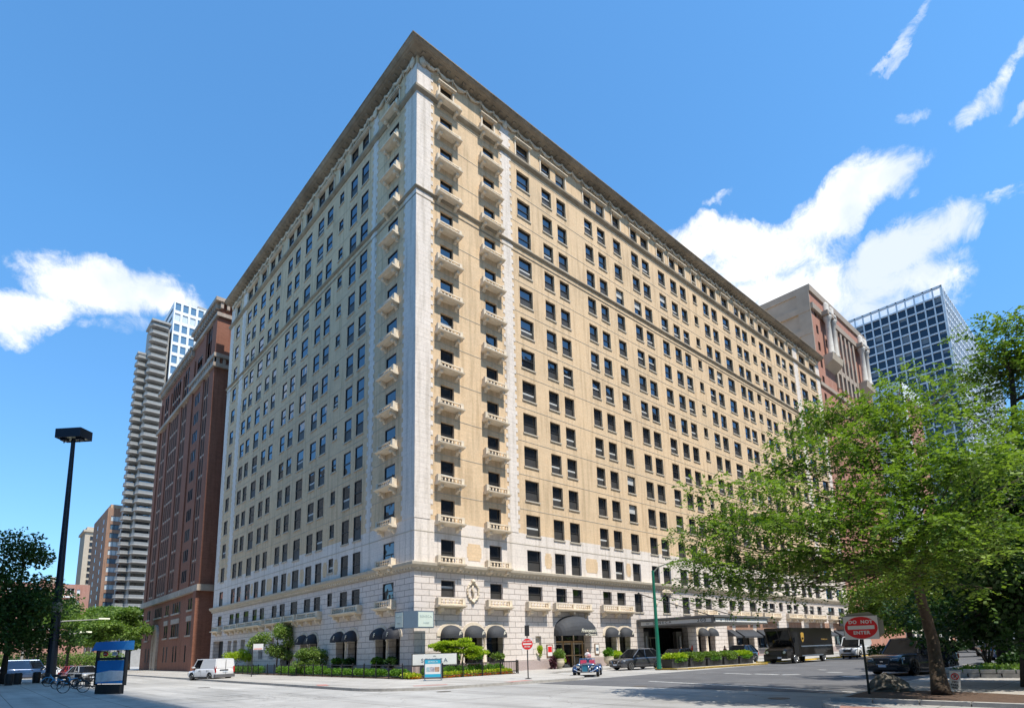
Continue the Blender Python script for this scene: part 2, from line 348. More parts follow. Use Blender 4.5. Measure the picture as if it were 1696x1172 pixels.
M['kerb'] = simple('kerb_stone', (.40, .38, .35), .85, .2, 4, var2=.2)
M['paint'] = simple('road_marking_paint', (.60, .60, .58), .7, .22, 3, var2=.3)
M['lawn'] = simple('grass_ground', (.05, .10, .02), .95, .3, 4)
def slab(name, poly, z, mat, kind='structure', h=None, kmat=None):
    mb = MB()
    if h is None: mb.face([(x, y, z) for x, y in poly])
    else: mb.prism(poly, z-h, z, 0, 'z')
    o = mb.build(name, mat); tag(o, kind=kind); return o
slab('ground', [(-900, -900), (1200, -900), (1200, 1300), (-900, 1300)], -.02, M['conc'])
slab('street', [(-.6, -13.6), (330, -13.6), (330, -30.2), (-.6, -30.2)], -.014, M['asph'])
slab('hotel_driveway', [(5.2, -5.2), (88, -5.2), (88, -13.59), (5.2, -13.59)], -.010, M['conc'])
# pavements, 0.13 m above the road; the corner is rounded
def arc(cx, cy, r, a0, a1, n=8): return [(cx+r*cos(radians(a0+(a1-a0)*i/n)), cy+r*sin(radians(a0+(a1-a0)*i/n))) for i in range(n+1)]
corner = [(0.2, -.2), (0.2, 0.1)]
pv = [(-9, 150), (-9, -6.5)] + arc(-5.0, -8.4, 4.0, 180, 262, 8) + [(1.0, -13.4)] + arc(2.2, -10.4, 3.2, -95, -20, 7) + [(7.5, -6.3), (10.5, -5.1), (89, -5.1), (89, .1), (.1, .1), (.1, 150)]
def walkway(name, pv, z=.12, mat='walk'):
    o = slab(name, pv, z, M[mat], h=.14)
    n = len(pv); mb = MB()
    A = [Vector((x, y, 0)) for x, y in pv]
    for i in range(n):   # kerb stones: a slightly darker rim, 0.15 m wide, 8 mm proud
        a, b = A[i], A[(i+1) % n]
        d = (b-a)
        if d.length < .01: continue
        d.normalize(); nn = Vector((-d.y, d.x, 0))*.15
        a2, b2 = a-nn*.05, b-nn*.05; mb.prism([(a2.x, a2.y), (b2.x, b2.y), (b.x+nn.x, b.y+nn.y), (a.x+nn.x, a.y+nn.y)], z-.145, z+.006+.0001*i, 0, 'z')
    k = mb.build('kerb', M['kerb']); tag(k, kind='structure')
walkway('pavement', pv)
walkway('plaza_pavement', [(-17.8, -60), (-17.8, -7), (-17.9, 30), (-18.4, 160), (-120, 160), (-120, -60)])
walkway('park_pavement', [(-7.0, -60), (-7.0, -33.5)] + arc(-4.2, -33.4, 2.8, 180, 95, 6) + [(3.5, -30.35), (60, -30.3), (60, -60)])
g2 = lambda x, y, z=0.13: (gnd(x, y, z).x, gnd(x, y, z).y)
slab('planting_soil', [g2(1392, 1156), g2(1760, 1170), g2(1760, 1154), g2(1640, 1148), g2(1450, 1141)], .15, M['soil'], h=.02)
a_, b_ = Vector((*g2(1376, 1160), 0)), Vector((*g2(1780, 1176), 0)); d_ = (b_-a_).normalized(); n_ = Vector((-d_.y, d_.x, 0))*.24
mb = MB(); k_ = 0.0
while k_ < (b_-a_).length-.1:
    p_, q_ = a_+d_*k_, a_+d_*min((b_-a_).length, k_+1.1); mb.prism([(p_.x, p_.y), (q_.x, q_.y), (q_.x+n_.x, q_.y+n_.y), (p_.x+n_.x, p_.y+n_.y)], .02, .235, 0, 'z'); k_ += 1.13
tag(mb.build('granite_kerb', M['kerb']), kind='structure')
M['brickpave'] = brickmat('red_brick_paving', (.34, .16, .12), (.28, .12, .09), (.3, .24, .2), .4, .2, .01, stain=.3, bump=.2, streak=False)
slab('brick_paving', [g2(1392, 1168), g2(1800, 1184), g2(1800, 1300), g2(1340, 1300)], .136, M['brickpave'], h=.01)
slab('planting_bed_soil', [(8.3, -30.7), (13, -30.7), (22, -30.9), (38, -31), (38, -44), (11.0, -44)], .30, M['soil'], h=.17)
# road paint
def stripe(x0, y0, x1, y1, wd, name='road_marking'):
    a = Vector((x0, y0, 0)); b = Vector((x1, y1, 0)); d = (b-a).normalized(); n = Vector((-d.y, d.x, 0))*wd/2
    mb = MB(); z = -.006
    mb.face([(a.x-n.x, a.y-n.y, z), (b.x-n.x, b.y-n.y, z), (b.x+n.x, b.y+n.y, z), (a.x+n.x, a.y+n.y, z)])
    tag(mb.build(name, M['paint']), kind='structure')
for a, b, wd in (((1075, 1127), (1435, 1146), .22), ((1250, 1115), (1290, 1116.2), .35), ((1295, 1116.5), (1325, 1115.5), .4), ((1370, 1112), (1395, 1112.5), .35), ((1395, 1119), (1425, 1120), .5), ((1355, 1108), (1368, 1108.5), .3), ((1080, 1116), (1170, 1114), .12), ((1200, 1114), (1245, 1115.5), .3),
                 ((243, 1160), (400, 1149), .16), ((275, 1165), (440, 1154), .16)):
    p = gnd(*a); q = gnd(*b); stripe(p.x, p.y, q.x, q.y, wd)
# red tactile strips at the corner ramps
M['tactile'] = simple('faded_red_paving', (.42, .20, .17), .9, .15, 6)
for (x, y, a) in ((-8.4, -3.4, 1.25), (-5.6, -10.6, -.45), (-1.0, -12.6, .1)):
    mb = MB(); mb.box(-.9, .9, -.3, .3, 0, .0035); tag(mb.build('tactile_paving', M['tactile'], loc=(x, y, .127), rz=a), kind='structure')
M['lid'] = simple('iron_cover', (.10, .085, .07), .7, .2, 9)
for k, (px, py) in enumerate(((338, 1137.5), (330, 1118.5), (735, 1144), (1060, 1135), (1290, 1155))):
    p = gnd(px, py); mb = MB(); mb.lathe([(.36, 0), (.36, .004)], n=20)
    tag(mb.build('manhole_cover', M['lid'], loc=(p.x, p.y, -.012)), 'round iron cover in the road, ' + ['nearest the white van', 'beyond the rear of the white van', 'in front of the blue board sign', 'in the shaded lane edge before the blue roadster', 'in the dappled tree shade'][k], 'manhole cover', 'manhole covers')
# ------------------------------------------------------------------ the hotel
PITCH = 3.263
def WT(f): return 7.39 + PITCH*(f-2)           # top of the windows of storey f
FR = lambda u, d, z: (u, -d, z)                # right (south) facade: u along x, d outwards
FL = lambda u, d, z: (-d, u, z)                # left (west) facade: u along y
hotel = empty('hotel_building', (0, 0, 0), 0, 'sixteen-storey tan brick hotel with pale stone corner, heavy cornice and stacked stone balconies', 'hotel')
RC = [(2.45, 3.8, 'b'), (7.4, 8.75, 'b'), (11.75, 13.5, 'n'), (15.3, 16.72, 'n'), (17.55, 18.97, 'n'), (22.03, 23.4, 'n'), (24.27, 25.66, 'n'), (27.2, 28.62, 'n'), (30.7, 32.14, 'n'), (32.88, 34.4, 'n'), (36.35, 37.85, 'n'),
      (39.13, 40.6, 'n'), (41.45, 42.9, 'n'), (44.65, 45.65, 's'), (47.3, 48.82, 'n'), (49.58, 51.13, 'n'), (52.76, 54.72, 'w'), (56.58, 58.15, 'n'), (58.72, 60.41, 'n'), (61.76, 63.05, 's'), (64.35, 65.95, 'n'), (66.7, 68.26, 'n'), (70.43, 72.0, 'n'), (72.68, 74.29, 'n'), (75.65, 77.4, 'w'), (80.15, 82.85, 'w'), (84.7, 87.4, 'w')]
LC = [(2.98, 4.68, 'b'), (8.62, 10.07, 't'), (10.96, 12.39, 't'), (14.0, 14.98, 's'), (16.54, 17.98, 'n'), (18.87, 20.36, 'n'), (22.03, 23.77, 't'), (25.35, 26.78, 'n'), (27.7, 29.11, 'n'), (31.5, 32.89, 'n'), (33.89, 35.35, 'n'), (36.73, 38.56, 't'), (40.15, 41.62, 'n'), (42.39, 43.99, 'n'), (47.41, 48.96, 'n')]
def win_rect(c, f):
    a, b, k = c; t = WT(f)
    h = {'b': 1.95, 'n': 1.95, 'w': 2.05, 's': 1.32, 't': 2.2}[k]
    if k == 's' : t += .1
    if f == 2: h = 1.32 if k != 's' else 1.2
    if f == 16: h = min(h, 1.65)
    if f == 2 and a in (27.2, 32.35, 36.35): h = 1.95
    return (a, b, t-h, t)
rects = {'R': [], 'L': []}
for f in range(2, 17):
    for c in RC:
        if f == 2 and c[0] == 30.7: c = (32.35, 33.75, 'n')
        elif f == 2 and c[0] == 32.88: continue
        rects['R'].append(win_rect(c, f)+(f, c[2]))
    for c in LC: rects['L'].append(win_rect(c, f)+(f, c[2]))
# ground floor openings: (u0, u1, z0, z1)
GR = [(2.4, 4.15, .95, 3.05), (4.68, 6.42, .95, 3.05), (6.93, 8.68, .95, 3.05), (12.45, 13.15, 1.35, 3.0), (15.0, 19.7, .02, 3.1), (22.0, 23.75, .95, 3.0), (24.25, 26.0, .95, 3.0),
      (28.4, 37.0, .02, 3.85), (39.15, 40.8, .95, 2.95), (41.35, 43.0, .95, 2.95), (46.2, 47.4, 1.2, 3.6), (48.4, 53.0, 1.2, 3.6), (54.2, 60.4, 1.2, 3.6), (64.4, 68.8, 1.2, 3.6), (71.7, 76.0, 1.2, 3.6), (77.0, 79.8, 1.2, 3.6), (81.6, 87.4, 1.2, 3.6)]
GL = [(1.95, 3.65, .8, 3.1), (4.0, 5.7, .8, 3.1), (8.9, 10.6, .8, 3.15), (11.15, 12.85, .8, 3.15), (16.9, 18.6, .8, 3.2), (19.1, 20.8, .8, 3.2), (23.3, 26.0, .1, 3.1), (28.0, 29.4, 1.6, 3.9), (31.3, 32.7, 1.6, 3.9), (34.7, 36.15, 1.6, 4.0), (37.5, 39.0, 1.6, 4.0), (40.4, 41.9, 1.6, 4.0), (42.7, 44.1, 1.6, 4.0), (46.0, 50.4, .02, 4.1)]
def wallface(mb, F, u0, u1, z0, z1, rc, dep, mi=0, rmi=None):
    zs = sorted({z0, z1} | {r[2] for r in rc if z0 < r[2] < z1} | {r[3] for r in rc if z0 < r[3] < z1})
    for a, b in zip(zs, zs[1:]):
        zm = (a+b)/2; cut = sorted((r[0], r[1]) for r in rc if r[2] < zm < r[3]); u = u0
        for p, q in cut:
            if q <= u0 or p >= u1: continue
            if p > u: mb.face([F(u, 0, a), F(p, 0, a), F(p, 0, b), F(u, 0, b)], mi)
            u = max(u, q)
        if u < u1: mb.face([F(u, 0, a), F(u1, 0, a), F(u1, 0, b), F(u, 0, b)], mi)
    for r in rc:
        if not (z0 <= (r[2]+r[3])/2 <= z1 and u0 <= (r[0]+r[1])/2 <= u1): continue
        p, q, a, b = r[:4]; D = dep if not callable(dep) else dep(r); k = mi if rmi is None else rmi
        mb.face([F(p, 0, a), F(p, -D, a), F(p, -D, b), F(p, 0, b)], k); mb.face([F(q, 0, a), F(q, 0, b), F(q, -D, b), F(q, -D, a)], k)
        mb.face([F(p, 0, b), F(p, -D, b), F(q, -D, b), F(q, 0, b)], k); mb.face([F(p, 0, a), F(q, 0, a), F(q, -D, a), F(p, -D, a)], k)
XR, YL = 89.6, 51.6
for nm, F, U, rc, gr in (('R', FR, XR, rects['R'], GR), ('L', FL, YL, rects['L'], GL)):
    mb = MB(); wallface(mb, F, 0, U, 12.1, 54.6, rc, .30 if nm == 'R' else .13); mb.build('brick_wall', M['tan'], hotel)
    mb = MB(); wallface(mb, F, 0, U, 8.3, 12.1, rc, .30 if nm == 'R' else .13); mb.build('stone_wall', M['stone'], hotel)
    mb = MB(); wallface(mb, F, 0, U, 0, 8.3, rc+[g+(1, 'g') for g in gr], lambda r: (.30 if nm == 'R' else .13) if r[4] > 1 else .75); mb.build('rusticated_wall', M['rust'], hotel)
mb = MB()
mb.face([(XR, 0, 0), (XR, YL, 0), (XR, YL, 54.6), (XR, 0, 54.6)]); mb.face([(0, YL, 0), (XR, YL, 0), (XR, YL, 54.6), (0, YL, 54.6)])
mb.face([(0, 0, 54.6), (XR, 0, 54.6), (XR, YL, 54.6), (0, YL, 54.6)]); mb.build('rear_wall', M['tan'], hotel)
# glazing behind the ground-floor openings; black sheets stand for the unlit entrance and garage
for F, gr in ((FR, GR), (FL, GL)):
    for g in gr:
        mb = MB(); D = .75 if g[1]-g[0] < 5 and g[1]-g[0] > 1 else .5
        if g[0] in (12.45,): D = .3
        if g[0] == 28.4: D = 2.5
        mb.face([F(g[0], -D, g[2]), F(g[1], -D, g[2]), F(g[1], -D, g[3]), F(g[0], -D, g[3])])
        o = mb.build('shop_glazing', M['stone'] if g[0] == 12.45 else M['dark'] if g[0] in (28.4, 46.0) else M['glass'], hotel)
        mb = MB(); n = max(1, round((g[1]-g[0])/1.7)); wd = g[1]-g[0]
        if g[0] not in (12.45, 46.0):
            for i in range(n+1):
                u = g[0]+wd*i/n; mb.box(*(lambda a, b: (min(a[0], b[0]), max(a[0], b[0]), min(a[1], b[1]), max(a[1], b[1])))(F(max(g[0], u-.05), -D+.01, 0), F(min(g[1], u+.05), -D+.09, 0)), g[2], g[3])
            for z in (g[2], g[2]+(g[3]-g[2])*.72):
                a, b = F(g[0], -D+.012, 0), F(g[1], -D+.088, 0); mb.box(min(a[0], b[0]), max(a[0], b[0]), min(a[1], b[1]), max(a[1], b[1]), z, z+.09)
            mb.build('shop_frame', M['sill'] if g[0] == 15.0 else M['frame'], o)
# windows --------------------------------------------------------
def bx(mb, F, u0, u1, d0, d1, z0, z1, mi=0):
    a, b = F(u0, d0, z0), F(u1, d1, z1)
    mb.box(min(a[0], b[0]), max(a[0], b[0]), min(a[1], b[1]), max(a[1], b[1]), min(a[2], b[2]), max(a[2], b[2]), mi)
def win_geo(fr, pn, sl, F, u0, u1, z0, z1, var, sill=True, wide=False):
    t = .065; sh = 0 if F is FR or F(1, 0, 0)[0] != 0 else .17; D = -.29+sh
    F0 = F; F = lambda u, d, z: F0(u, d+(sh if d < -.185 and d != D else 0), z)
    bx(fr, F, u0, u0+t, D, -.19, z0, z1); bx(fr, F, u1-t, u1, D, -.19, z0, z1)
    bx(fr, F, u0+t, u1-t, D, -.192, z1-t, z1); bx(fr, F, u0+t, u1-t, D, -.192, z0, z0+t)
    mid = z0 + (z1-z0)*.5; bx(fr, F, u0+t, u1-t, D, -.196, mid-.035, mid+.035)
    if wide:
        c = (u0+u1)/2; bx(fr, F, c-.04, c+.04, D, -.198, z0+t, mid-.035); bx(fr, F, c-.04, c+.04, D, -.198, mid+.035, z1-t)
    def q(a, b, d, mi): pn.face([F(u0+t, d, a), F(u1-t, d, a), F(u1-t, d, b), F(u0+t, d, b)], mi)
    hh = mid
    if var == 1: q(z0+t, hh, -.25, 1); q(hh, z1-t, -.26, 0)
    elif var == 2: q(z0+t, hh, -.25, 1); q(hh, z1-t-.001, -.26, 0); q(hh+.05, hh+.05+(z1-z1)+.18, -.257, 2)
    elif var == 3: q(z0+t, z1-t, -.26, 0)
    elif var == 4: q(z0+t, hh, -.26, 0); q(hh, z1-t, -.255, 2)
    else: q(z0+t, hh-.30, -.25, 1); q(hh-.30, hh-.12, -.25, 2); q(hh-.12, z1-t, -.26, 0)
    if sill: bx(sl, F, u0-.08, u1+.08, -.18+sh*.9, .09, z0-.13, z0)
items = []
for nm, F in (('R', FR), ('L', FL)):
    for (a, b, z0, z1, f, k) in rects[nm]:
        c = Vector(F((a+b)/2, 0, (z0+z1)/2)); d = CAM-c; nn = Vector((0, -1, 0)) if nm == 'R' else Vector((-1, 0, 0))
        items.append((-(b-a)*(z1-z0)*abs(d.normalized().dot(nn))/(CAM-c).length_squared, nm, a, b, z0, z1, f, k))
items.sort(key=lambda t: t[0])
protos = {}; rest = [MB(), MB(), MB()]
def varpick(nm, f):
    x = R.random()
    if nm == 'L': return 3 if x < .5 else (1 if x < .92 else 0)
    return 1 if x < .52 else (0 if x < .76 else (3 if x < .88 else (4 if x < .93 else 2)))
for i, (_, nm, a, b, z0, z1, f, k) in enumerate(items):
    F = FR if nm == 'R' else FL; sill = not (k == 'b' or f == 2 and z1-z0 < 1.5); var = varpick(nm, f); wide = (b-a) > 2.4
    if i < 100:
        key = (nm, round(b-a, 2), round(z1-z0, 2), var, sill)
        if key not in protos:
            fr, pn, sl = MB(), MB(), MB(); w2 = (b-a)/2; FF = (lambda u, d, z: (u, -d, z)) if nm == 'R' else (lambda u, d, z: (-d, u, z))
            win_geo(fr, pn, sl, FF, -w2, w2, 0, z1-z0, var, sill, wide)
            protos[key] = (fr.mesh('window', M['frame']), pn.mesh('pane', [M['glass'], M['screen'], M['blind']]), sl.mesh('sill', M['sill']) if sill else None)
        P = protos[key]; o = inst('window', P[0], hotel, F((a+b)/2, 0, z0)); inst('pane', P[1], o)
        if P[2]: inst('sill', P[2], o)
    else: win_geo(rest[0], rest[1], rest[2], F, a, b, z0, z1, var, sill, wide)
# remaining windows: one part
o = MB(); o.v = []; 
def merge(mbs, name, mats):
    mb = MB(); off = 0; mo = 0
    for m_, k in mbs:
        n = len(mb.v); mb.v += m_.v; mb.f += [[i+n for i in f] for f in m_.f]; mb.m += [x+k for x in m_.m]
    return mb.build(name, mats, hotel)
tag(merge([(rest[0], 0), (rest[1], 1), (rest[2], 4)], 'window', [M['frame'], M['glass'], M['screen'], M['blind'], M['sill']]), kind='stuff')
# string courses, belt, plinth --------------------------------------------------------
def course(name, prof, mat, u0R=0.0, u0L=0.0, both=True):
    """prof: (d, z) outline of the moulding, swept along both facades with a mitred corner"""
    mb = MB(); n = len(prof)
    path = [lambda d, z: (-d, YL+.25, z), lambda d, z: (-d, -d, z), lambda d, z: (XR+.15, -d, z)]
    mb.loft([[P(d, z) for d, z in prof] for P in path], 0); return mb.build(name, mat, hotel)
course('belt_course', [(0.0, 8.0), (.10, 8.0), (.13, 8.18), (.30, 8.30), (.42, 8.42), (.45, 8.62), (.30, 8.68), (0, 8.74)], M['sill'])
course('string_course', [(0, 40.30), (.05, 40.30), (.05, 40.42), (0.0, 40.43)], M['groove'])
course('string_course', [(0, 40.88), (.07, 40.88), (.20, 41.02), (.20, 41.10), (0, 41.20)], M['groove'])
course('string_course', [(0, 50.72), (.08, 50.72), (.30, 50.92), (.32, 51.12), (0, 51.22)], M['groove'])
for f in range(3, 16):
    if f in (12,): continue
    z = WT(f)+.42; course('floor_band', [(0, z), (.022, z+.01), (.022, z+.05), (0, z+.06)], M['sill'])
# dentils below the belt
for F, U in ((FR, XR), (FL, YL)):
    mb = MB(); n = int(U/.42)
    for i in range(n): bx(mb, F, .1+i*.42, .1+i*.42+.2, .0, .24, 8.10, 8.26)
    tag(mb.build('dentil_course', M['trim'], hotel), kind='stuff')
# plinth between openings
for F, U, gr in ((FR, XR, GR), (FL, YL, GL)):
    mb = MB(); u = 0.0
    for g in sorted(gr)+[(U, U, 0, 0)]:
        if g[2] > .5 and g[0] < U: continue
        if g[0]-u > .3: bx(mb, F, u, g[0], 0.0 if F is FR else .001, .12, .05, .90 if g[2] < .5 or True else .9)
        u = g[1]
    mb.build('plinth', M['plinth'], hotel)
# brick infill of the storefront bays
M['redbrick'] = brickmat('shop_brick', (.42, .22, .14), (.36, .18, .12), (.45, .38, .32), .3, .1, .01, stain=.2, bump=.2)
for g in GR[10:]:
    mb = MB(); bx(mb, FR, g[0]+.02, g[1]-.02, -.5, -.02, .12, 1.2); mb.build('brick_infill', M['redbrick'], hotel); mb = MB(); bx(mb, FR, g[0]-.05, g[1]+.05, -.3, .035, 3.6, 4.75); mb.build('brick_infill', M['redbrick'], hotel)
# quoins --------------------------------------------------------
def quoin(F, u0, u1, z0, z1, j0, j1, d=.035):
    mb = MB(); h = .41; z = z0; i = 0
    while z < z1-.05:
        e = .22 if i % 2 else 0.0
        bx(mb, F, u0-(e if j0 else 0), u1+(e if j1 else 0), 0.0, d, z+.004, min(z1, z+h)-.004); z += h; i += 1
    return mb.build('quoin', M['stone'], hotel)
quoin(FR, -.036, 1.45, 12.1, 53.6, 0, 1); quoin(FR, 9.75, 10.75, 12.1, 53.6, 1, 1); quoin(FR, 77.75, 79.2, 12.1, 53.6, 1, 1); quoin(FR, 88.0, 89.5, 12.1, 53.6, 1, 0)
quoin(FL, 0.0, 1.75, 12.1, 53.6, 0, 1, .034); quoin(FL, 6.95, 7.6, 12.1, 53.6, 1, 1); quoin(FL, 44.75, 46.0, 12.1, 53.6, 1, 1); quoin(FL, 50.1, 51.55, 12.1, 53.6, 1, 0)
# tan panels in the third storey
PAN = [(FR, 5.0, 6.5), (FR, 13.95, 14.85), (FR, 19.6, 21.4), (FR, 26.05, 26.85), (FR, 38.1, 38.9), (FR, 55.0, 56.3), (FL, 13.0, 13.8), (FL, 15.3, 16.2), (FL, 20.7, 21.7), (FL, 24.1, 25.0), (FL, 29.5, 31.1), (FL, 35.7, 36.4)]
for F, a, b in PAN:
    mb = MB(); bx(mb, F, a+.12, b-.12, 0, .02, 9.15, 10.55); bx(mb, F, a, b, 0, .018, 9.4, 10.3); mb.build('brick_panel', M['tan'], hotel)
# cornice, frieze of garlands, hoods --------------------------------------------------------
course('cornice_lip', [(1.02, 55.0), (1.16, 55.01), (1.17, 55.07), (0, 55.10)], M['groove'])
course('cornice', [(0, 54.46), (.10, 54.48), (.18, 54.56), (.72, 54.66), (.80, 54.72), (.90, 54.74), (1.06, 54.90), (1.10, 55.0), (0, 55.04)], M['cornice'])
mb = MB(); 
for P in (0, 1):
    F, U = ((FR, XR), (FL, YL))[P]; n = int(U/.9)
    for i in range(n): u = .25+i*.9; bx(mb, F, u, u+.34, .02, .55, 54.50, 54.61)
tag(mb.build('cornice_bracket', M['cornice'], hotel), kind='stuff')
def swag(mb, F, u0, u1, z, r):
    n = 11; pts = [F(u0+(u1-u0)*i/n, .12+R.uniform(-.02, .05), z-.42*sin(pi*i/n)+R.uniform(-.03, .03)) for i in range(n+1)]
    mb.tube(pts, [r*(.6+.7*sin(pi*i/n))*R.uniform(.75, 1.3) for i in range(n+1)], 6)
    for u in (u0,): mb.lathe([(.02, -.2), (.14, -.1), (.17, .02), (.11, .14), (.02, .2)], F(u, .10, z+.02), 7)
    mb.tube([F(u0, .09, z), F(u0+.03, .08, z-.55)], [.09, .03], 5)
for F, U in ((FR, XR), (FL, YL)):
    mb = MB(); n = int(U/1.65); w_ = (U-.8)/n
    for i in range(n): swag(mb, F, .5+i*w_, .5+(i+1)*w_-.05, 54.34, .12)
    tag(mb.build('garland_frieze', M['trim'], hotel, smooth=True), kind='stuff')
    for u in ([.55, 10.25, 78.5, 88.6] if F is FR else [.6, 7.3, 45.4, 50.8]):   # shields over the quoins
        mb = MB(); mb.lathe([(.02, 0), (.38, .04), (.30, .16), (.1, .26)], (0, 0, 0), 12, axis='z')
        mb.v = [(lambda p: F(u+p[0], .04+p[2], 53.98+p[1]*1.3))(p) for p in mb.v]; mb.build('shield_ornament', M['trim'], hotel, smooth=True)
def grp(cols):  # merge neighbouring windows under one hood
    out = []
    for c in cols:
        if out and c[0]-out[-1][1] < 1.1: out[-1] = (out[-1][0], c[1])
        else: out.append((c[0], c[1]))
    return out
for F, cols in ((FR, RC), (FL, LC)):
    for a, b in grp(cols):
        t = WT(16); mb = MB(); bx(mb, F, a-.32, b+.32, 0, .30, t+.16, t+.26); bx(mb, F, a-.24, b+.24, 0, .20, t+.06, t+.16); bx(mb, F, a-.2, a-.03, 0, .09, t-1.65, t+.06); bx(mb, F, b+.03, b+.2, 0, .09, t-1.65, t+.06)
        mb.build('window_hood', M['trim'], hotel)
# balconies --------------------------------------------------------
def balcony_meshes(W, wb=None, nb=None):
    w2 = W/2; s = MB()   # slab with a moulded edge
    s.prism([(-.0, -.22), (-.46, -.20), (-.60, -.12), (-.78, -.10), (-.80, .0), (0, 0)], -w2, w2, 0, 'x')
    r = MB(); ins = .14
    r.box(-w2+ins, w2-ins, -.50, -.36, .44, .54); r.box(-w2+ins, w2-ins, -.49, -.37, .0, .09)
    for sx in (-1, 1):
        r.box(sx*(w2-ins)-.14, sx*(w2-ins)+.14, -.53, -.29, .0, .57)
        r.box(sx*(w2-ins)-.06, sx*(w2-ins)+.06, -.29, 0, .44, .54); r.box(sx*(w2-ins)-.05, sx*(w2-ins)+.05, -.29, 0, .0, .44)
    if W > 4:
        r.box(-.16, .16, -.53, -.31, .0, .56)
    n = max(3, int((W-.9)/.27)); 
    for i in range(n):
        x = -w2+ins+.28+(W-2*ins-.56)*i/(n-1)
        if W > 4 and abs(x) < .22: continue
        r.lathe([(.05, .09), (.05, .14), (.085, .24), (.06, .30), (.035, .36), (.055, .40), (.055, .44)], (x, -.43, 0), 6)
    k = MB()
    k.prism([(0, -.20), (-.52, -.20), (-.54, -.42), (-.40, -.50), (-.24, -.42), (-.14, -.60), (0, -.66)], -.13, .13, 0, 'x')
    return s.mesh('balcony', M['trim']), r.mesh('balustrade', M['trim']), k.mesh('bracket', M['trim'])
bal = {}
def balcony(F, uc, z, W):
    k = round(W, 2)
    if k not in bal: bal[k] = balcony_meshes(W)
    s, r, b = bal[k]; rz = 0 if F is FR else -pi/2
    o = inst('balcony', s, hotel, F(uc, 0, z), rz); inst('balustrade', r, o)
    nb = 2 if W < 4 else 3
    for i in range(nb): inst('bracket', b, o, (-W/2+.42+(W-.84)*i/(nb-1), 0, 0))
for f in range(2, 17):
    z = WT(f)-1.98
    balcony(FR, 3.12, z, 2.6); balcony(FR, 8.07, z, 2.6); balcony(FL, 3.83, z, 2.6)
for uc, W in ((12.62, 2.7), (17.15, 4.95), (23.85, 4.95), (41.0, 4.6), (49.2, 5.0), (53.7, 3.0), (58.5, 5.2), (66.3, 5.2), (72.4, 5.2), (76.5, 2.8), (81.5, 3.6), (86.0, 3.6)): balcony(FR, uc, WT(2)-1.98, W)
for uc, W in ((10.5, 4.95), (18.45, 4.95), (22.9, 2.8), (27.2, 4.9), (33.4, 4.95), (37.6, 2.8), (42.0, 4.95), (48.2, 2.8)): balcony(FL, uc, WT(2)-1.98, W)
# carved wreath on the corner bay
mb = MB(); pts = [(5.55+.56*sin(a)+.03*sin(7*a), -.06, 6.58+.70*cos(a)+.03*cos(9*a)) for a in [2*pi*i/44 for i in range(45)]]
mb.tube(pts, [.07+.03*(i % 2) for i in range(45)], 6); mb.tube([(5.55, -.08, 7.2), (5.42, -.12, 6.8), (5.55, -.13, 6.5), (5.5, -.09, 6.1)], [.05, .10, .10, .04], 6); [mb.lathe([(.01, -.07), (.07, -.03), (.08, .02), (.01, .06)], (5.55+.60*sin(a), -.10, 6.58+.74*cos(a)), 6, axis='y') for a in [2*pi*i/17 for i in range(17)]]
mb.tube([(5.55, -.08, 7.35), (5.55, -.14, 7.5), (5.55, -.06, 7.62)], [.2, .14, .05], 7); mb.tube([(5.35, -.08, 5.9), (5.55, -.12, 5.72), (5.75, -.08, 5.9)], [.05, .12, .05], 6)
mb.build('carved_wreath', M['trim'], hotel, smooth=True)
for u in (31.0, 35.0):  # small carved medallions by the entrance windows
    mb = MB(); mb.lathe([(.03, 0), (.22, .03), (.24, .1), (.1, .16)], (0, 0, 0), 9); mb.v = [(u+p[0], -.02-p[2], 6.45+p[1]) for p in mb.v]; mb.build('medallion', M['trim'], hotel)
mb = MB(); bx(mb, FR, 32.0, 34.1, 0, .28, 7.72, 7.86); bx(mb, FR, 32.1, 34.0, 0, .18, 7.58, 7.72); mb.tube([(32.2, -.1, 7.86), (32.6, -.14, 8.0), (33.05, -.16, 7.95), (33.5, -.14, 8.0), (33.9, -.1, 7.86)], [.06, .13, .16, .13, .06], 7); mb.build('window_hood', M['trim'], hotel)
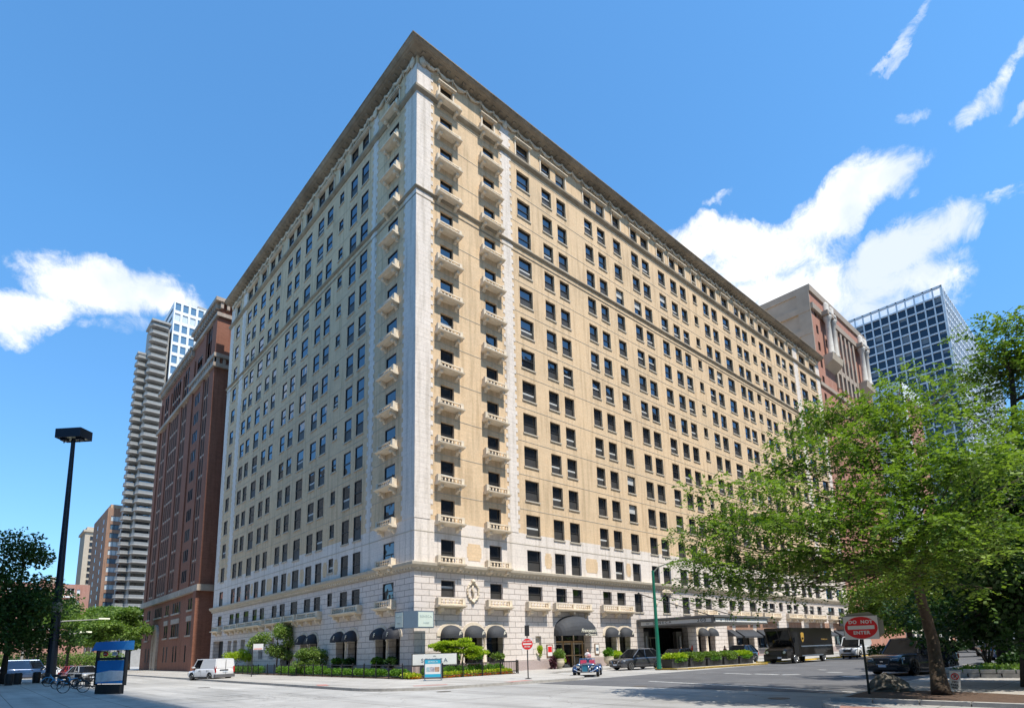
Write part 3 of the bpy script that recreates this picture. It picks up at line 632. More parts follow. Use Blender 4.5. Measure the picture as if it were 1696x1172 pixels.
# arches: voussoir ring + dome awning ---------------------------------------------------------
def arch(F, u0, u1, z, proj, ht, mat, name='awning', ring=True):
    c = (u0+u1)/2; r = (u1-u0)/2
    if ring:
        mb = MB(); n = 14
        for i in range(n):
            a, b = pi*i/n, pi*(i+1)/n; ra, rb = r+.02, r+.30
            P = [F(c+ra*cos(a), .0, z+ht/r*ra*sin(a)*.98), F(c+rb*cos(a), 0, z+ht/r*rb*sin(a)*.98), F(c+rb*cos(b), 0, z+ht/r*rb*sin(b)*.98), F(c+ra*cos(b), 0, z+ht/r*ra*sin(b)*.98)]
            Q = [F(c+ra*cos(a), .07, z+ht/r*ra*sin(a)*.98), F(c+rb*cos(a), .05, z+ht/r*rb*sin(a)*.98), F(c+rb*cos(b), .05, z+ht/r*rb*sin(b)*.98), F(c+ra*cos(b), .07, z+ht/r*ra*sin(b)*.98)]
            mb.loft([P, Q])
        mb.build('arch_ring', M['trim'], hotel)
    mb = MB(); n, k = 16, 7
    G = [[F(c-r*cos(pi*i/n)*1.0, .03+proj*sin(pi/2*j/k)*sin(pi*i/n)**.55 if 0 < i < n else .03, z+ht*cos(pi/2*j/k)*sin(pi*i/n)) for i in range(n+1)] for j in range(k+1)]
    # quarter dome: the front bows out and comes down to a level rim
    G = []
    for j in range(k+1):
        t = pi/2*j/k
        G.append([F(c+r*cos(pi*i/n), .03+proj*sin(t)*sin(pi*i/n)**.6 if 0 < i < n else .03, z+ht*cos(t)*sin(pi*i/n)**.8 if 0 < i < n else z) for i in range(n+1)])
    for j in range(k):
        for i in range(n): mb.face([G[j][i], G[j][i+1], G[j+1][i+1], G[j+1][i]])
    for i in range(n):   # hanging valance
        a, b = G[k][i], G[k][i+1]; mb.face([a, b, (b[0], b[1], b[2]-.16), (a[0], a[1], a[2]-.16)])
    return mb.build(name, mat, hotel, smooth=True)
for u0, u1 in ((2.35, 4.25), (4.62, 6.52), (6.88, 8.78)):
    a = arch(FR, u0, u1, 3.05, .85, .85, M['awning']); text('F', .55, M['cream'], a, ((u0+u1)/2+.28, -.845, 3.17), name='script_letter', shear=.35, bold=.01)
for u0, u1 in ((21.95, 23.85), (24.2, 26.1), (39.1, 40.9), (41.3, 43.1)):
    a = arch(FR, u0, u1, 3.0, .8, .85, M['awning'])
    if u0 < 30: text('F', .5, M['cream'], a, ((u0+u1)/2+.28, -.80, 3.12), name='script_letter', shear=.35, bold=.01)
for u0, u1 in ((1.9, 3.75), (3.9, 5.8), (8.8, 10.7), (11.05, 12.95), (16.8, 18.7), (19.0, 20.9)):
    a = arch(FL, u0, u1, 3.1, .8, .8, M['awnd'])
    text('F', .45, M['cream'], a, (-.82, (u0+u1)/2-.3, 3.28), -pi/2, name='script_letter', shear=.35, bold=.008)
a = arch(FR, 14.75, 19.95, 3.15, 1.55, 1.75, M['awning'], ring=False)
text("Francesca's", .46, M['cream'], a, (17.75, -1.63, 3.42), name='lettering', shear=.35, bold=.008); text('on Chestnut', .27, M['cream'], a, (18.0, -1.64, 3.07), name='lettering', spacing=1.1, bold=.004)
# slim columns between paired arches
for F, us in ((FR, (4.42, 6.68, 24.0, 41.08)), (FL, (3.82, 10.87, 18.85))):
    for u in us:
        mb = MB(); mb.lathe([(.14, .9), (.14, 1.0), (.10, 1.05), (.085, 2.75), (.14, 2.85), (.16, 3.02)], F(u, .02, 0), 10); mb.build('column', M['trim'], hotel, smooth=True)
# window planters with plants in the arches
def tuft(mb, c, r, h, n, lw=.05, ll=.25, rnd=R):
    for _ in range(n):
        a = rnd.uniform(0, 2*pi); q = rnd.random()**.5; p = Vector((c[0]+r*q*cos(a), c[1]+r*.6*q*sin(a), c[2]+h*rnd.random()*(1-.5*q)))
        d = Vector((cos(a)*rnd.uniform(.3, 1), sin(a)*rnd.uniform(.3, 1), rnd.uniform(-.2, 1))).normalized()*ll*rnd.uniform(.6, 1.3); s_ = Vector((-d.y, d.x, rnd.uniform(-.5, .5)*d.length)).normalized()*lw
        mb.face([p-s_*.3, p+d*.5-s_, p+d, p+d*.5+s_])
# slanted awnings of the storefront
for u0, u1 in ((46.1, 47.6), (48.2, 53.2), (54.0, 60.6), (64.2, 69.0), (71.5, 76.2), (76.8, 80.0), (81.4, 87.6)):
    mb = MB(); mb.face([(u0, -.04, 3.62), (u1, -.04, 3.62), (u1, -1.25, 2.75), (u0, -1.25, 2.75)]); mb.face([(u0, -1.25, 2.75), (u1, -1.25, 2.75), (u1, -1.25, 2.55), (u0, -1.25, 2.55)])
    mb.face([(u0, -.04, 3.62), (u0, -1.25, 2.75), (u0, -.04, 2.75)]); mb.face([(u1, -.04, 3.62), (u1, -1.25, 2.75), (u1, -.04, 2.75)]); mb.build('shop_awning', M['awning'], hotel)
# marquee over the entrance
mq = MB(); mq.box(27.4, 38.6, -8.85, -.05, 3.86, 4.42); mq.box(27.2, 38.8, -9.05, -.06, 4.42, 4.62)
mo = mq.build('marquee', simple('marquee_grey', (.16, .155, .15), .6, .1, 3), hotel)
M['lightpanel'] = simple('pale_sign_panel', (.55, .55, .53), .5, .05, 3); M['lit'] = simple('white_sign_panel', (.85, .85, .83), .5, .04, 3)
mb = MB(); mb.box(27.36, 27.399, -8.6, -.5, 3.98, 4.34); mb.build('sign_panel', M['lightpanel'], mo)  # west panel takes a greyer tone than the south one
mb = MB(); mb.box(27.7, 38.3, -8.889, -8.851, 3.98, 4.34); mb.build('sign_panel', M['lit'], mo)
text('the', .20, M['plastic'], mo, (27.345, -1.35, 4.14), -pi/2, xs=1.3); text('SENECA', .36, M['plastic'], mo, (27.345, -3.1, 4.16), -pi/2, spacing=1.6, xs=1.2)
text('200', .42, M['plastic'], mo, (27.345, -7.6, 4.16), -pi/2, spacing=1.3, xs=1.3)
text('the', .20, M['plastic'], mo, (28.7, -8.905, 4.14), 0); text('SENECA', .36, M['plastic'], mo, (30.6, -8.905, 4.16), 0, spacing=1.6, xs=1.2)
for x in (27.9, 32.9): 
    mb = MB(); mb.tube([(x, -.02, 7.4), (x+.2, -8.2, 4.6)], .05, 6); mb.lathe([(.16, -.02), (.16, .05)], (x, -.05, 7.4), 8, axis='y'); mb.build('tie_rod', M['plastic'], mo)
# entrance: stone pilasters, tall lanterns, glass doors
for u in (29.4, 35.9):
    mb = MB(); bx(mb, FR, u-.55, u+.55, -1.0, -.5, .05, 3.4); mb.build('entrance_pilaster', simple('dark_marble', (.13, .12, .11), .3, .3, 3), hotel)
    mb = MB(); bx(mb, FR, u-.10, u+.10, -.5, -.36, 1.4, 2.9); mb.build('wall_lantern', M['lightpanel'], hotel)
mb = MB()
for u in (31.4, 32.9, 34.4): bx(mb, FR, u-.05, u+.05, -2.45, -2.35, .05, 2.8)
bx(mb, FR, 31.3, 34.5, -2.45, -2.36, 2.7, 2.85); mb.build('entrance_door', M['sill'], hotel)
# restaurant doors
mb = MB()
for u in (15.4, 16.6, 17.8, 19.3): bx(mb, FR, u-.06, u+.06, -.70, -.60, .05, 2.5)
bx(mb, FR, 15.4, 19.3, -.69, -.60, 2.4, 2.55); bx(mb, FR, 15.4, 19.3, -.69, -.61, 1.15, 1.25)
mb.build('restaurant_door', simple('oak_frame', (.40, .26, .13), .5, .2, 5), hotel)
# poster cases
for (u0, u1, z0, z1, c) in ((13.75, 14.5, 1.15, 2.25, 'red'), (20.3, 20.95, 1.2, 2.25, 'lit')):
    mb = MB(); bx(mb, FR, u0, u1, 0, .08, z0, z1); o = mb.build('poster_case', simple('brown_frame', (.22, .13, .08), .6, .1, 5), hotel)
    mb = MB(); bx(mb, FR, u0+.09, u1-.09, .08, .084, z0+.09, z1-.09); mb.build('poster', M['lit'], o)
    if c == 'red':
        mb = MB(); bx(mb, FR, u0+.13, u1-.13, .084, .088, z0+.42, z0+.92); mb.build('poster_print', M['red'], o)
    else:
        mb = MB(); bx(mb, FR, u0+.15, u1-.15, .084, .088, z0+.35, z0+.65); mb.build('poster_print', M['slate'], o)
# black restaurant sign at the far end
sg = MB(); sg.box(82.6, 87.2, -.75, -.6, 4.25, 5.75); so_ = sg.build('wall_sign', M['plastic'], hotel)
for zc, amp, n_, x0_, x1_ in ((5.2, .26, 26, 83.0, 86.9), (4.62, .14, 20, 84.2, 86.6)):   # white script too small to read
    mb = MB(); mb.tube([(x0_+(x1_-x0_)*i/(n_*2), -.77, zc+amp*sin(i*1.9)*(.6+.5*sin(i*.7))) for i in range(n_*2+1)], .045, 4); mb.build('script_lettering', M['cream'], so_)
# ------------------------------------------------------------------ other buildings
def winstuff(par, F, rc, wall_glass=.15, mats=None, mull=1, sillm=None, maxn=100, ft=.06, name='window', shuf=None):
    """windows of a far building: each a part with its pane; past 100 the rest one part"""
    mats = mats or [M['frame'], M['glass']]
    rc = sorted(rc, key=lambda r: -(r[1]-r[0])*(r[3]-r[2])/((CAM-Vector(F((r[0]+r[1])/2, 0, (r[2]+r[3])/2))).length_squared))
    cache = {}; rest = MB()
    def geo(fr, pn, FF, p, q, a, b, pm=0, ro=None):
        D = -wall_glass
        bx(fr, FF, p, p+ft, D, D+.08, a, b); bx(fr, FF, q-ft, q, D, D+.08, a, b); bx(fr, FF, p+ft, q-ft, D, D+.078, a, a+ft); bx(fr, FF, p+ft, q-ft, D, D+.078, b-ft, b)
        for i in range(mull): c = p+(q-p)*(i+1)/(mull+1); bx(fr, FF, c-ft/2, c+ft/2, D, D+.076, a+ft, b-ft)
        pn.face([FF(p+ft, D+.02, a+ft), FF(q-ft, D+.02, a+ft), FF(q-ft, D+.02, b-ft), FF(p+ft, D+.02, b-ft)], pm)
    for i, r in enumerate(rc):
        vis = len(mats) > 2 and R.random() < .3
        if i < maxn:
            key = (round(r[1]-r[0], 2), round(r[3]-r[2], 2), vis)
            o0 = Vector(F(0, 0, 0)); ex = Vector(F(1, 0, 0))-o0; ed = Vector(F(0, 1, 0))-o0
            LF = lambda u, d, z: tuple(ex*u+ed*d+Vector((0, 0, z)))
            if key not in cache:
                fr, pn = MB(), MB(); w2 = (r[1]-r[0])/2; geo(fr, pn, LF, -w2, w2, 0, r[3]-r[2]); cache[key] = (fr.mesh(name, mats[0]), pn.mesh('pane', mats[2] if vis else mats[1]))
            o = inst(name, cache[key][0], par, F((r[0]+r[1])/2, 0, r[2])); inst('pane', cache[key][1], o)
        else: geo(rest, rest, F, *r[:4], pm=0); rest.m[-1] = 2 if vis else 1
    if rest.f: tag(rest.build(name, mats, par), kind='stuff')
def plainwalls(x0, x1, y0, y1, z1, par, mat, sides='xXyY', z0=0.0, name='wall', top=True):
    mb = MB()
    if 'x' in sides: mb.face([(x0, y1, z0), (x0, y0, z0), (x0, y0, z1), (x0, y1, z1)])
    if 'X' in sides: mb.face([(x1, y0, z0), (x1, y1, z0), (x1, y1, z1), (x1, y0, z1)])
    if 'y' in sides: mb.face([(x0, y0, z0), (x1, y0, z0), (x1, y0, z1), (x0, y0, z1)])
    if 'Y' in sides: mb.face([(x0, y1, z0), (x1, y1, z0), (x1, y1, z1), (x0, y1, z1)])
    if top: mb.face([(x0, y0, z1), (x1, y0, z1), (x1, y1, z1), (x0, y1, z1)])
    return mb.build(name, mat, par)
# --- red brick gothic block north of the alley
M['redb'] = brickmat('red_brick', (.29, .125, .082), (.25, .102, .067), (.29, .17, .12), .5, .16, .01, stain=.25, bump=.1, stcol=(.22, .10, .07))
M['redstone'] = simple('grey_sandstone', (.44, .36, .29), .85, .2, 2, bump=.3, var2=.3)
red = empty('brick_apartment_building', (0, 0, 0), 0, 'dark red brick Gothic block with tall window strips, left of the tan hotel', 'building')
FX = lambda u, d, z: (-1.0-d, u, z)
ry0, ry1, rzt, rzl, rys = 54.8, 92.5, 56.9, 54.6, 68.6
rcs = []
cols = []  # vertical window strips: (u0, u1, pitch-merged)
for a, b in ((57.6, 58.7), (59.0, 60.1)): cols.append((a, b))
trip = [(63.1, 63.95), (64.1, 64.95), (65.1, 65.9)]
for a in (71.2, 72.8): cols.append((a, a+1.05))
for a in (77.0, 78.5, 80.0, 81.5): cols.append((a, a+1.0))
for a in (86.2, 87.8): cols.append((a, a+1.05))
for k in range(12):
    z = 13.2+k*3.25
    for a, b in cols: rcs.append((a, b, z, z+2.75))
    for a, b in trip: rcs.append((a, b, z+.3, z+2.2))
for a, b in cols: 
    if a > 70: rcs.append((a, b, 46.4 if a > 70 else 0, 52.2))
    else: rcs.append((a, b, 48.2, 54.0))
for a, b in trip: rcs.append((a, b, 48.6, 50.6))
low = [(57.2, 58.2), (58.45, 59.45), (59.7, 60.7)], [(65.3, 66.3), (66.55, 67.55), (67.8, 68.8), (69.05, 70.05)], [(72.6, 73.6), (73.9, 74.9)], [(77.6, 78.4), (78.7, 79.5), (79.8, 80.6), (80.9, 81.7), (82.0, 82.8)], [(86.6, 87.7), (88.0, 89.1)]
for gi, g in enumerate(low):
    for a, b in g:
        rcs.append((a, b, 9.0, 10.7))
        if gi != 3: rcs.append((a, b, 5.3, 7.3))
for a in (57.4, 60.2, 65.6, 67.3, 71.5, 73.6, 84.9, 87.4): rcs.append((a, a+.8, 1.4, 3.9))
mb = MB(); wallface(mb, FX, ry0, rys, 0, rzt-.6, rcs, .08); wallface(mb, FX, rys, ry1, 0, rzl-.6, rcs, .08)
mb.build('brick_wall', M['redb'], red)
plainwalls(-1.0, 24, ry0, rys, rzt-.6, red, M['redb'], 'XyY', name='side_wall'); plainwalls(-1.0, 24, rys, ry1, rzl-.6, red, M['redb'], 'XY', name='side_wall')
winstuff(red, FX, rcs, .075, [M['frame'], M['redglass'], M['screen']], 0)
mb = MB()  # projecting piers between the strips
for a, b in ((54.8, 57.2), (60.5, 61.9), (67.1, 69.4), (74.3, 75.4), (83.3, 84.5), (90.6, 92.5)): bx(mb, FX, a, b, 0, .22, 12.3, (rzt if b < 69 else rzl)-3.2); 
ml = MB()
for a, b in cols: bx(ml, FX, b+.02, b+.22, 0, .07, 12.3, 45.6); bx(ml, FX, (a+b)/2-.05, (a+b)/2+.05, -.05, .02, 12.4, 45.6)
tag(ml.build('mullion', simple('light_brick_mullion', (.34, .18, .13), .8, .15, 2), red), kind='stuff')  # mullions painted paler to carry the sunlight on their edges
bx(mb, FX, 54.8, 56.3, 0, .5, 0.1, 11.4)
mb.build('pier', M['redb'], red)
mb = MB()
for a, b in cols:
    for k in range(12): bx(mb, FX, a, b, -.07, .03, 13.2+k*3.25-.32, 13.2+k*3.25-.06)
tag(mb.build('spandrel', M['redstone'], red), kind='stuff')
def band(z0, z1, d, m=M['redstone'], y0=ry0, y1=ry1, nm='stone_band'):
    mb = MB(); mb.box(-1-d, 24, y0-d, y1+d, z0, z1); return mb.build(nm, m, red)
band(11.4, 12.3, .55); band(45.6, 46.2, .5); band(rzt-2.9, rzt-2.3, .4, y1=rys); band(47.2, 47.8, .45, y1=rys)
band(rzt-.6, rzt, .75, y1=rys-.7, nm='cornice'); band(rzl-.6, rzl, .7, y0=rys+.8, nm='cornice')
for (a, b, z, d) in ((ry0, rys, rzt-.6, .55), (rys, ry1, rzl-.6, .5), (ry0, rys, 47.2, .3)):
    mb = MB(); u = a
    while u < b-.5: bx(mb, FX, u, u+.42, 0, d, z-1.0, z-.003); u += .9
    x = -1.0
    if a == ry0:
        while x < 8: mb.box(x, x+.42, ry0-d, ry0, z-1.0, z-.003); x += .9
    tag(mb.build('corbel_table', M['redstone'], red), kind='stuff')
mb = MB()   # light lintels + sills of the lower storeys
for gi, g in enumerate(low):
    a, b = g[0][0], g[-1][1]; bx(mb, FX, a-.3, b+.3, 0, .18, 8.75, 9.0)
    if gi != 3: bx(mb, FX, a-.2, b+.2, 0, .12, 7.35, 8.1); bx(mb, FX, a-.3, b+.3, 0, .18, 5.05, 5.3)
mb.build('stone_trim', M['redstone'], red)
mb = MB(); P = [(78.2, .1), (78.2, 5.0)]+[(80.2-2.0*cos(pi*i/12), 5.0+2.8*sin(pi*i/12)) for i in range(1, 12)]+[(82.2, 5.0), (82.2, .1)]; Q = [(79.0, .1), (79.0, 5.0)]+[(80.2-1.2*cos(pi*i/12), 5.0+2.0*sin(pi*i/12)) for i in range(1, 12)]+[(81.4, 5.0), (81.4, .1)]
for i in range(len(P)-1):
    mb.loft([[FX(*(P[i][0], 0, P[i][1])), FX(P[i+1][0], 0, P[i+1][1]), FX(Q[i+1][0], 0, Q[i+1][1]), FX(Q[i][0], 0, Q[i][1])], [FX(P[i][0], .35, P[i][1]), FX(P[i+1][0], .35, P[i+1][1]), FX(Q[i+1][0], .3, Q[i+1][1]), FX(Q[i][0], .3, Q[i][1])]])
mb.prism([(u, z) for u, z in Q], -1.16, -1.02, 0, 'x'); mb.build('arched_doorway', M['redstone'], red)
# --- balconied tower and glass-fronted tower behind
M['conc_b'] = simple('grey_concrete', (.40, .385, .36), .85, .12, .8, var2=.25); M['whiteb'] = simple('white_cladding', (.78, .79, .80), .5, .04, 1)
M['skyglass'] = glassmat('tower_glass', (.10, .17, .23), .14, .05); M['curtain'] = simple('pale_curtain', (.55, .62, .66), .5, .15, .7)
tw = empty('glass_tower', (0, 0, 0), 0, 'tall white-framed glass tower rising above the red brick block', 'tower')
mb = MB(); mb.box(16.5, 36, 186.6, 214, 0, 128.2); mb.build('tower_wall', M['whiteb'], tw)
FT = lambda u, d, z: (u, 186.0-d, z)
rc = [(16.9+i*2.45, 16.9+i*2.45+1.75, 124.9-k*4.05, 124.9-k*4.05+2.9) for i in range(6) for k in range(14)]
mb = MB(); wallface(mb, FT, 16.5, 31.6, 40, 128.2, rc, .3); mb.build('facade', M['whiteb'], tw); winstuff(tw, FT, rc, .28, [M['frame'], M['skyglass'], M['curtain']], 0)
mb = MB()
for i in range(7): bx(mb, FT, 16.5+i*2.45-.05, 16.5+i*2.45+.3, 0, .35, 40, 128.2)
mb.build('mullion', M['whiteb'], tw)
mb = MB(); mb.box(24.5, 38, 188.5, 212, 128.2, 130.6); mb.build('rooftop_plant', M['conc_b'], tw)
mb = MB()
for k in range(22): mb.box(16.46, 16.5, 188, 212, 60+k*3.1, 61.2+k*3.1)
mb.build('side_window_band', M['frame'], tw)
bt = empty('balcony_tower', (0, 0, 0), 0, 'grey concrete tower with two stacks of rounded balconies, left of the red block', 'tower')
mb = MB(); mb.box(10.6, 16.0, 187.0, 196, 0, 117.2); mb.box(8.2, 10.59, 191.5, 196, 0, 106); mb.build('tower_wall', M['conc_b'], bt)
proto_b = None
def hexa(w, dpt): return [(-w/2, 0), (-w/2, -dpt*.55), (-w/2+w*.12, -dpt), (w/2-w*.06, -dpt), (w/2, -dpt*.6), (w/2, 0)]
def bmesh_(w, dpt):
    s_ = MB(); s_.prism(hexa(w, dpt), 0, .30, 0, 'z')
    r_ = MB(); h = hexa(w*.97, dpt*.95)
    for i in range(len(h)-1):
        (a, b), (c, d) = h[i], h[i+1]; q = [(a, b), (c, d), (c*.985, d*.97), (a*.985, b*.97)]; r_.prism(q, .301, 1.10, 0, 'z')
    return s_.mesh('balcony', M['conc_b']), r_.mesh('railing', simple('balcony_rail', (.22, .225, .22), .7, .1, 3)) 
B1, B2 = bmesh_(5.6, 3.0), bmesh_(4.4, 3.0)
for k in range(36):
    z = 117.2-1.4-k*2.86
    if z > 12: o = inst('balcony', B1[0], bt, (12.6, 187.0, z)); inst('railing', B1[1], o)
    z = 106-1.3-k*2.86
    if z > 12: o = inst('balcony', B2[0], bt, (9.3, 191.5, z)); inst('railing', B2[1], o)
FB = lambda u, d, z: (u, 187.0-d, z)
mb = MB()
for k in range(36):
    for (x0, x1, yy, zt) in ((10.9, 14.8, 186.98, 117.2), (7.9, 10.4, 191.48, 106)):
        z = zt-1.1-k*2.86
        if z > 12: mb.box(x0, x1, yy-.02, yy, z+.2, z+2.2)
tag(mb.build('balcony_glazing', M['glass'], bt), kind='stuff')
mb = MB(); mb.box(9.9, 15.6, 183.5, 194, 117.2, 117.9); mb.box(7.4, 10.9, 188.5, 194, 106, 106.7); mb.build('roof_slab', M['conc_b'], bt)
# --- brown apartment block
M['brownb'] = brickmat('brown_brick', (.36, .21, .14), (.33, .19, .13), (.32, .2, .14), .6, .2, .01, stain=.2, bump=0)
ap = empty('brown_apartment_block', (0, 0, 0), 0, 'brown brick apartment block with long window rows, left of the balcony tower', 'building')
mb = MB(); FA = lambda u, d, z: (u, 205.0-d, z)
rc = [(6.5+i*3.6, 6.5+i*3.6+3.4, 49.7-k*2.98, 51.5-k*2.98) for i in range(3) for k in range(16)]
wallface(mb, FA, 5.5, 18, 0, 54.3, rc, .25); mb.build('facade', M['brownb'], ap); plainwalls(5.5, 18, 205, 238, 54.3, ap, M['brownb'], 'xXY'); winstuff(ap, FA, rc, .22, [M['frame'], M['skyglass'], M['curtain']], 2)
mb = MB(); mb.box(6.4, 16, 207, 220, 54.3, 56.0); mb.build('rooftop_plant', simple('buff_brick', (.52, .36, .24), .8, .1, 2), ap)
FAw = lambda u, d, z: (5.5-d, u, z)
mb = MB()
for k in range(16):
    for u in (212, 226): bx(mb, FAw, u, u+.9, 0, .03, 49.7-k*2.98, 51.3-k*2.98)
mb.build('side_window', M['skyglass'], ap)
# --- slim pale tower further back
sl_ = empty('slim_pale_tower', (0, 0, 0), 0, 'slim pale stone tower, farthest of the towers on the left', 'tower')
M['pale'] = simple('pale_limestone', (.50, .42, .32), .85, .1, .6)
plainwalls(9.0, 18, 300, 318, 62.0, sl_, M['pale'], 'xXyY'); mb = MB(); mb.box(8.3, 18.5, 299.3, 318.7, 62.0, 63.0); mb.box(9.6, 17.5, 301, 317, 63.0, 64.6); mb.build('cornice', M['pale'], sl_)
FS = lambda u, d, z: (u, 300.0-d, z)
winstuff(sl_, FS, [(u, u+1.1, 14+k*2.95, 15.8+k*2.95) for k in range(16) for u in (11.0, 13.2, 15.4)], -.12)
# --- low red brick range seen through the left trees
lw_ = empty('low_brick_apartments', (0, 0, 0), 0, 'low red brick apartment range behind the trees on the left', 'building')
M['lowred'] = brickmat('light_red_brick', (.42, .20, .15), (.38, .18, .13), (.36, .24, .2), .5, .16, .01, stain=.2, bump=0)
FW = lambda u, d, z: (u, 192.0-d, z)
rc = []
for k in range(4):
    z = 22.6-k*3.6
    rc += [(-2.0, -1.2, z, z+1.7), (-8.2, -7.5, z, z+1.5), (-6.6, -4.9, z, z+2.0), (-4.5, -2.6, z, z+2.0), (-12.5, -9.8, z, z+1.8), (-18.5, -15.8, z, z+1.8), (-24.5, -22, z, z+1.8)]
mb = MB(); wallface(mb, FW, -45, 1.2, 0, 25.8, rc, .3); mb.build('facade', M['lowred'], lw_); plainwalls(-45, 1.2, 192, 205, 25.8, lw_, M['lowred'], 'xXY')
winstuff(lw_, FW, rc, .26, [M['white'], M['glass'], M['curtain']], 1)
mb = MB()
for k in range(3): bx(mb, FW, -6.8, -2.4, 0, 1.2, 21.6-k*3.6, 22.0-k*3.6)
mb.build('balcony_slab', M['white'], lw_); mb = MB(); mb.box(-11, -9.8, 193, 195, 25.8, 27.2); mb.build('chimney', M['lowred'], lw_); mb = MB(); mb.box(-8.6, -7.4, 194, 197, 25.8, 28); mb.build('rooftop_box', M['pale'], lw_)
# --- brick and stone block east of the hotel
M['redc'] = brickmat('rose_brick', (.50, .235, .165), (.46, .21, .15), (.42, .28, .22), .5, .16, .01, stain=.2, bump=.1)
M['capst'] = simple('weathered_limestone', (.58, .55, .50), .8, .15, 1, var2=.2); M['greyw'] = simple('grey_render', (.42, .345, .275), .85, .1, .5, var2=.2)
cl = empty('columned_brick_building', (0, 0, 0), 0, 'rose brick building with white stone columns near its top, right of the hotel', 'building')
FC = lambda u, d, z: (u, .3-d, z)
rc = [(92.0, 93.1, 4+k*3.6, 5.9+k*3.6) for k in range(18)]
for k in range(12):
    z = 4+k*3.6
    for u in (96.3, 101.3, 102.9, 104.5, 107.7, 109.3, 110.9, 114.3, 119.5): rc.append((u, u+1.15, z, z+2.0))
for z in (52.6, 57.0, 61.4):
    for u in (100.6, 103.0, 105.4, 107.8, 110.2): rc.append((u, u+1.5, z, z+2.9))
rc += [(96.3, 97.6, 60, 62), (118, 119.2, 60, 62)]
mb = MB(); wallface(mb, FC, 90.3, 122.5, 0, 70.0, rc, .35); mb.build('brick_wall', M['redc'], cl); plainwalls(90.3, 122.5, .3, 45, 70.0, cl, M['greyw'], 'xXY', name='side_wall')
winstuff(cl, FC, rc, .33, [M['frame'], M['glass'], M['screen']], 0)
mb = MB()
mb.box(90.1, 122.9, .0, 45, 70.0, 71.4); mb.box(89.98, 90.28, .25, 2.6, 50, 70.0)
for z in (56.2, 61.0, 65.8): mb.box(89.9, 90.29, .3, 45, z, z+1.3)
bx(mb, FC, 90.2, 122.6, 0, .3, 50.2, 50.9); bx(mb, FC, 90.2, 122.6, 0, .5, 66.2, 67.4); bx(mb, FC, 99.6, 112.6, 0, .3, 55.8, 56.8)
mb.build('stone_band', M['greyw'], cl)
for u in (95.0, 114.6):
    mb = MB(); mb.prism([(0, 55.0), (-1.6, 56.3), (-1.8, 57.6), (0, 57.6)], u-.9, u+4.6, 0, 'x'); mb.v = [(x, y+.3, z) for x, y, z in mb.v]; o = mb.build('column_balcony', M['pale'], cl)
    for c in (u+.6, u+3.2):
        mb = MB(); mb.lathe([(.75, 57.6), (.75, 58.2), (.58, 58.4), (.50, 64.8), (.62, 65.0), (.85, 65.7), (.85, 66.0)], (c, -.75, 0), 12); mb.lathe([(.8, 66.0), (.9, 66.9), (.5, 67.4), (.55, 68.6), (.1, 69.2)], (c, -.75, 0), 10); mb.build('column', M['capst'], o, smooth=True)
    mb = MB(); bx(mb, FC, u-.6, u+4.4, 0, 1.7, 66.0, 66.9); mb.build('entablature', M['greyw'], cl)
mb = MB(); [bx(mb, FC, u, u+.9, 0, .35, 52.3, 66) for u in (99.6, 102.15, 104.55, 106.95, 109.35, 111.8)]; mb.build('pilaster', M['greyw'], cl)
# --- lower white-trimmed building and office tower
wt = empty('white_trim_building', (0, 0, 0), 0, 'small pale building top peeking between the rose brick block and the glass office tower', 'building')
plainwalls(150, 168, .6, 30, 68.5, wt, M['redc'], 'xXyY'); mb = MB(); mb.box(149.6, 150.0, .3, 30, 0, 69.3); mb.box(149.6, 168.4, .2, .6, 66.0, 69.3); mb.box(149.6, 151.4, .15, .6, 0, 69); mb.build('white_trim', M['whiteb'], wt)
of = empty('office_tower', (0, 0, 0), 0, 'grid-fronted steel and glass office tower on the right against the clouds', 'office tower')
M['steel'] = simple('grey_steel_grid', (.60, .62, .65), .5, .06, 1); M['offg'] = glassmat('office_glass', (.010, .018, .034), .02, .04)
mb = MB(); mb.box(230.6, 345, 1.3, 74, 0, 128.4); mb.build('glass_volume', M['offg'], of)
mb = MB(); mb.box(230.0, 230.7, .7, 74, 132.0, 132.65); mb.box(230.7, 345, .7, 1.35, 132.0, 132.64); mb.build('roof_edge', M['steel'], of)
mb = MB(); GP = 3.02
for i in range(25): y = .7+i*GP; mb.box(230.0, 230.6, y-.22, y+.22, 0, 132.6)
for k in range(37): z = 132.0-k*3.62 if k == 0 else 128.6-(k-1)*3.55; mb.box(230.12, 230.6, .7, 73.5, z-.28, z+.28)
tag(mb.build('west_grid', M['steel'], of), kind='stuff')
mb = MB()
for i in range(39): x = 230.3+i*GP; mb.box(x-.22, x+.22, .7, 1.3, 0, 132.6)
for k in range(37): z = 132.0-k*3.62 if k == 0 else 128.6-(k-1)*3.55; mb.box(230.0, 345, .82, 1.3, z-.28, z+.28)
tag(mb.build('south_grid', M['whiteb'], of), kind='stuff')
M['offb'] = simple('office_blind', (.16, .19, .22), .6, .1, 1)
rr = random.Random(3); mb = MB()
for i in range(24):
    for k in range(1, 34):
        if rr.random() < .3: y = .7+i*GP; z = 128.6-k*3.55; h = rr.uniform(.5, 3.0); mb.box(230.58, 230.599, y+.25, y+GP-.25, z+3.2-h, z+3.2)
tag(mb.build('window_blind', M['offb'], of), kind='stuff')
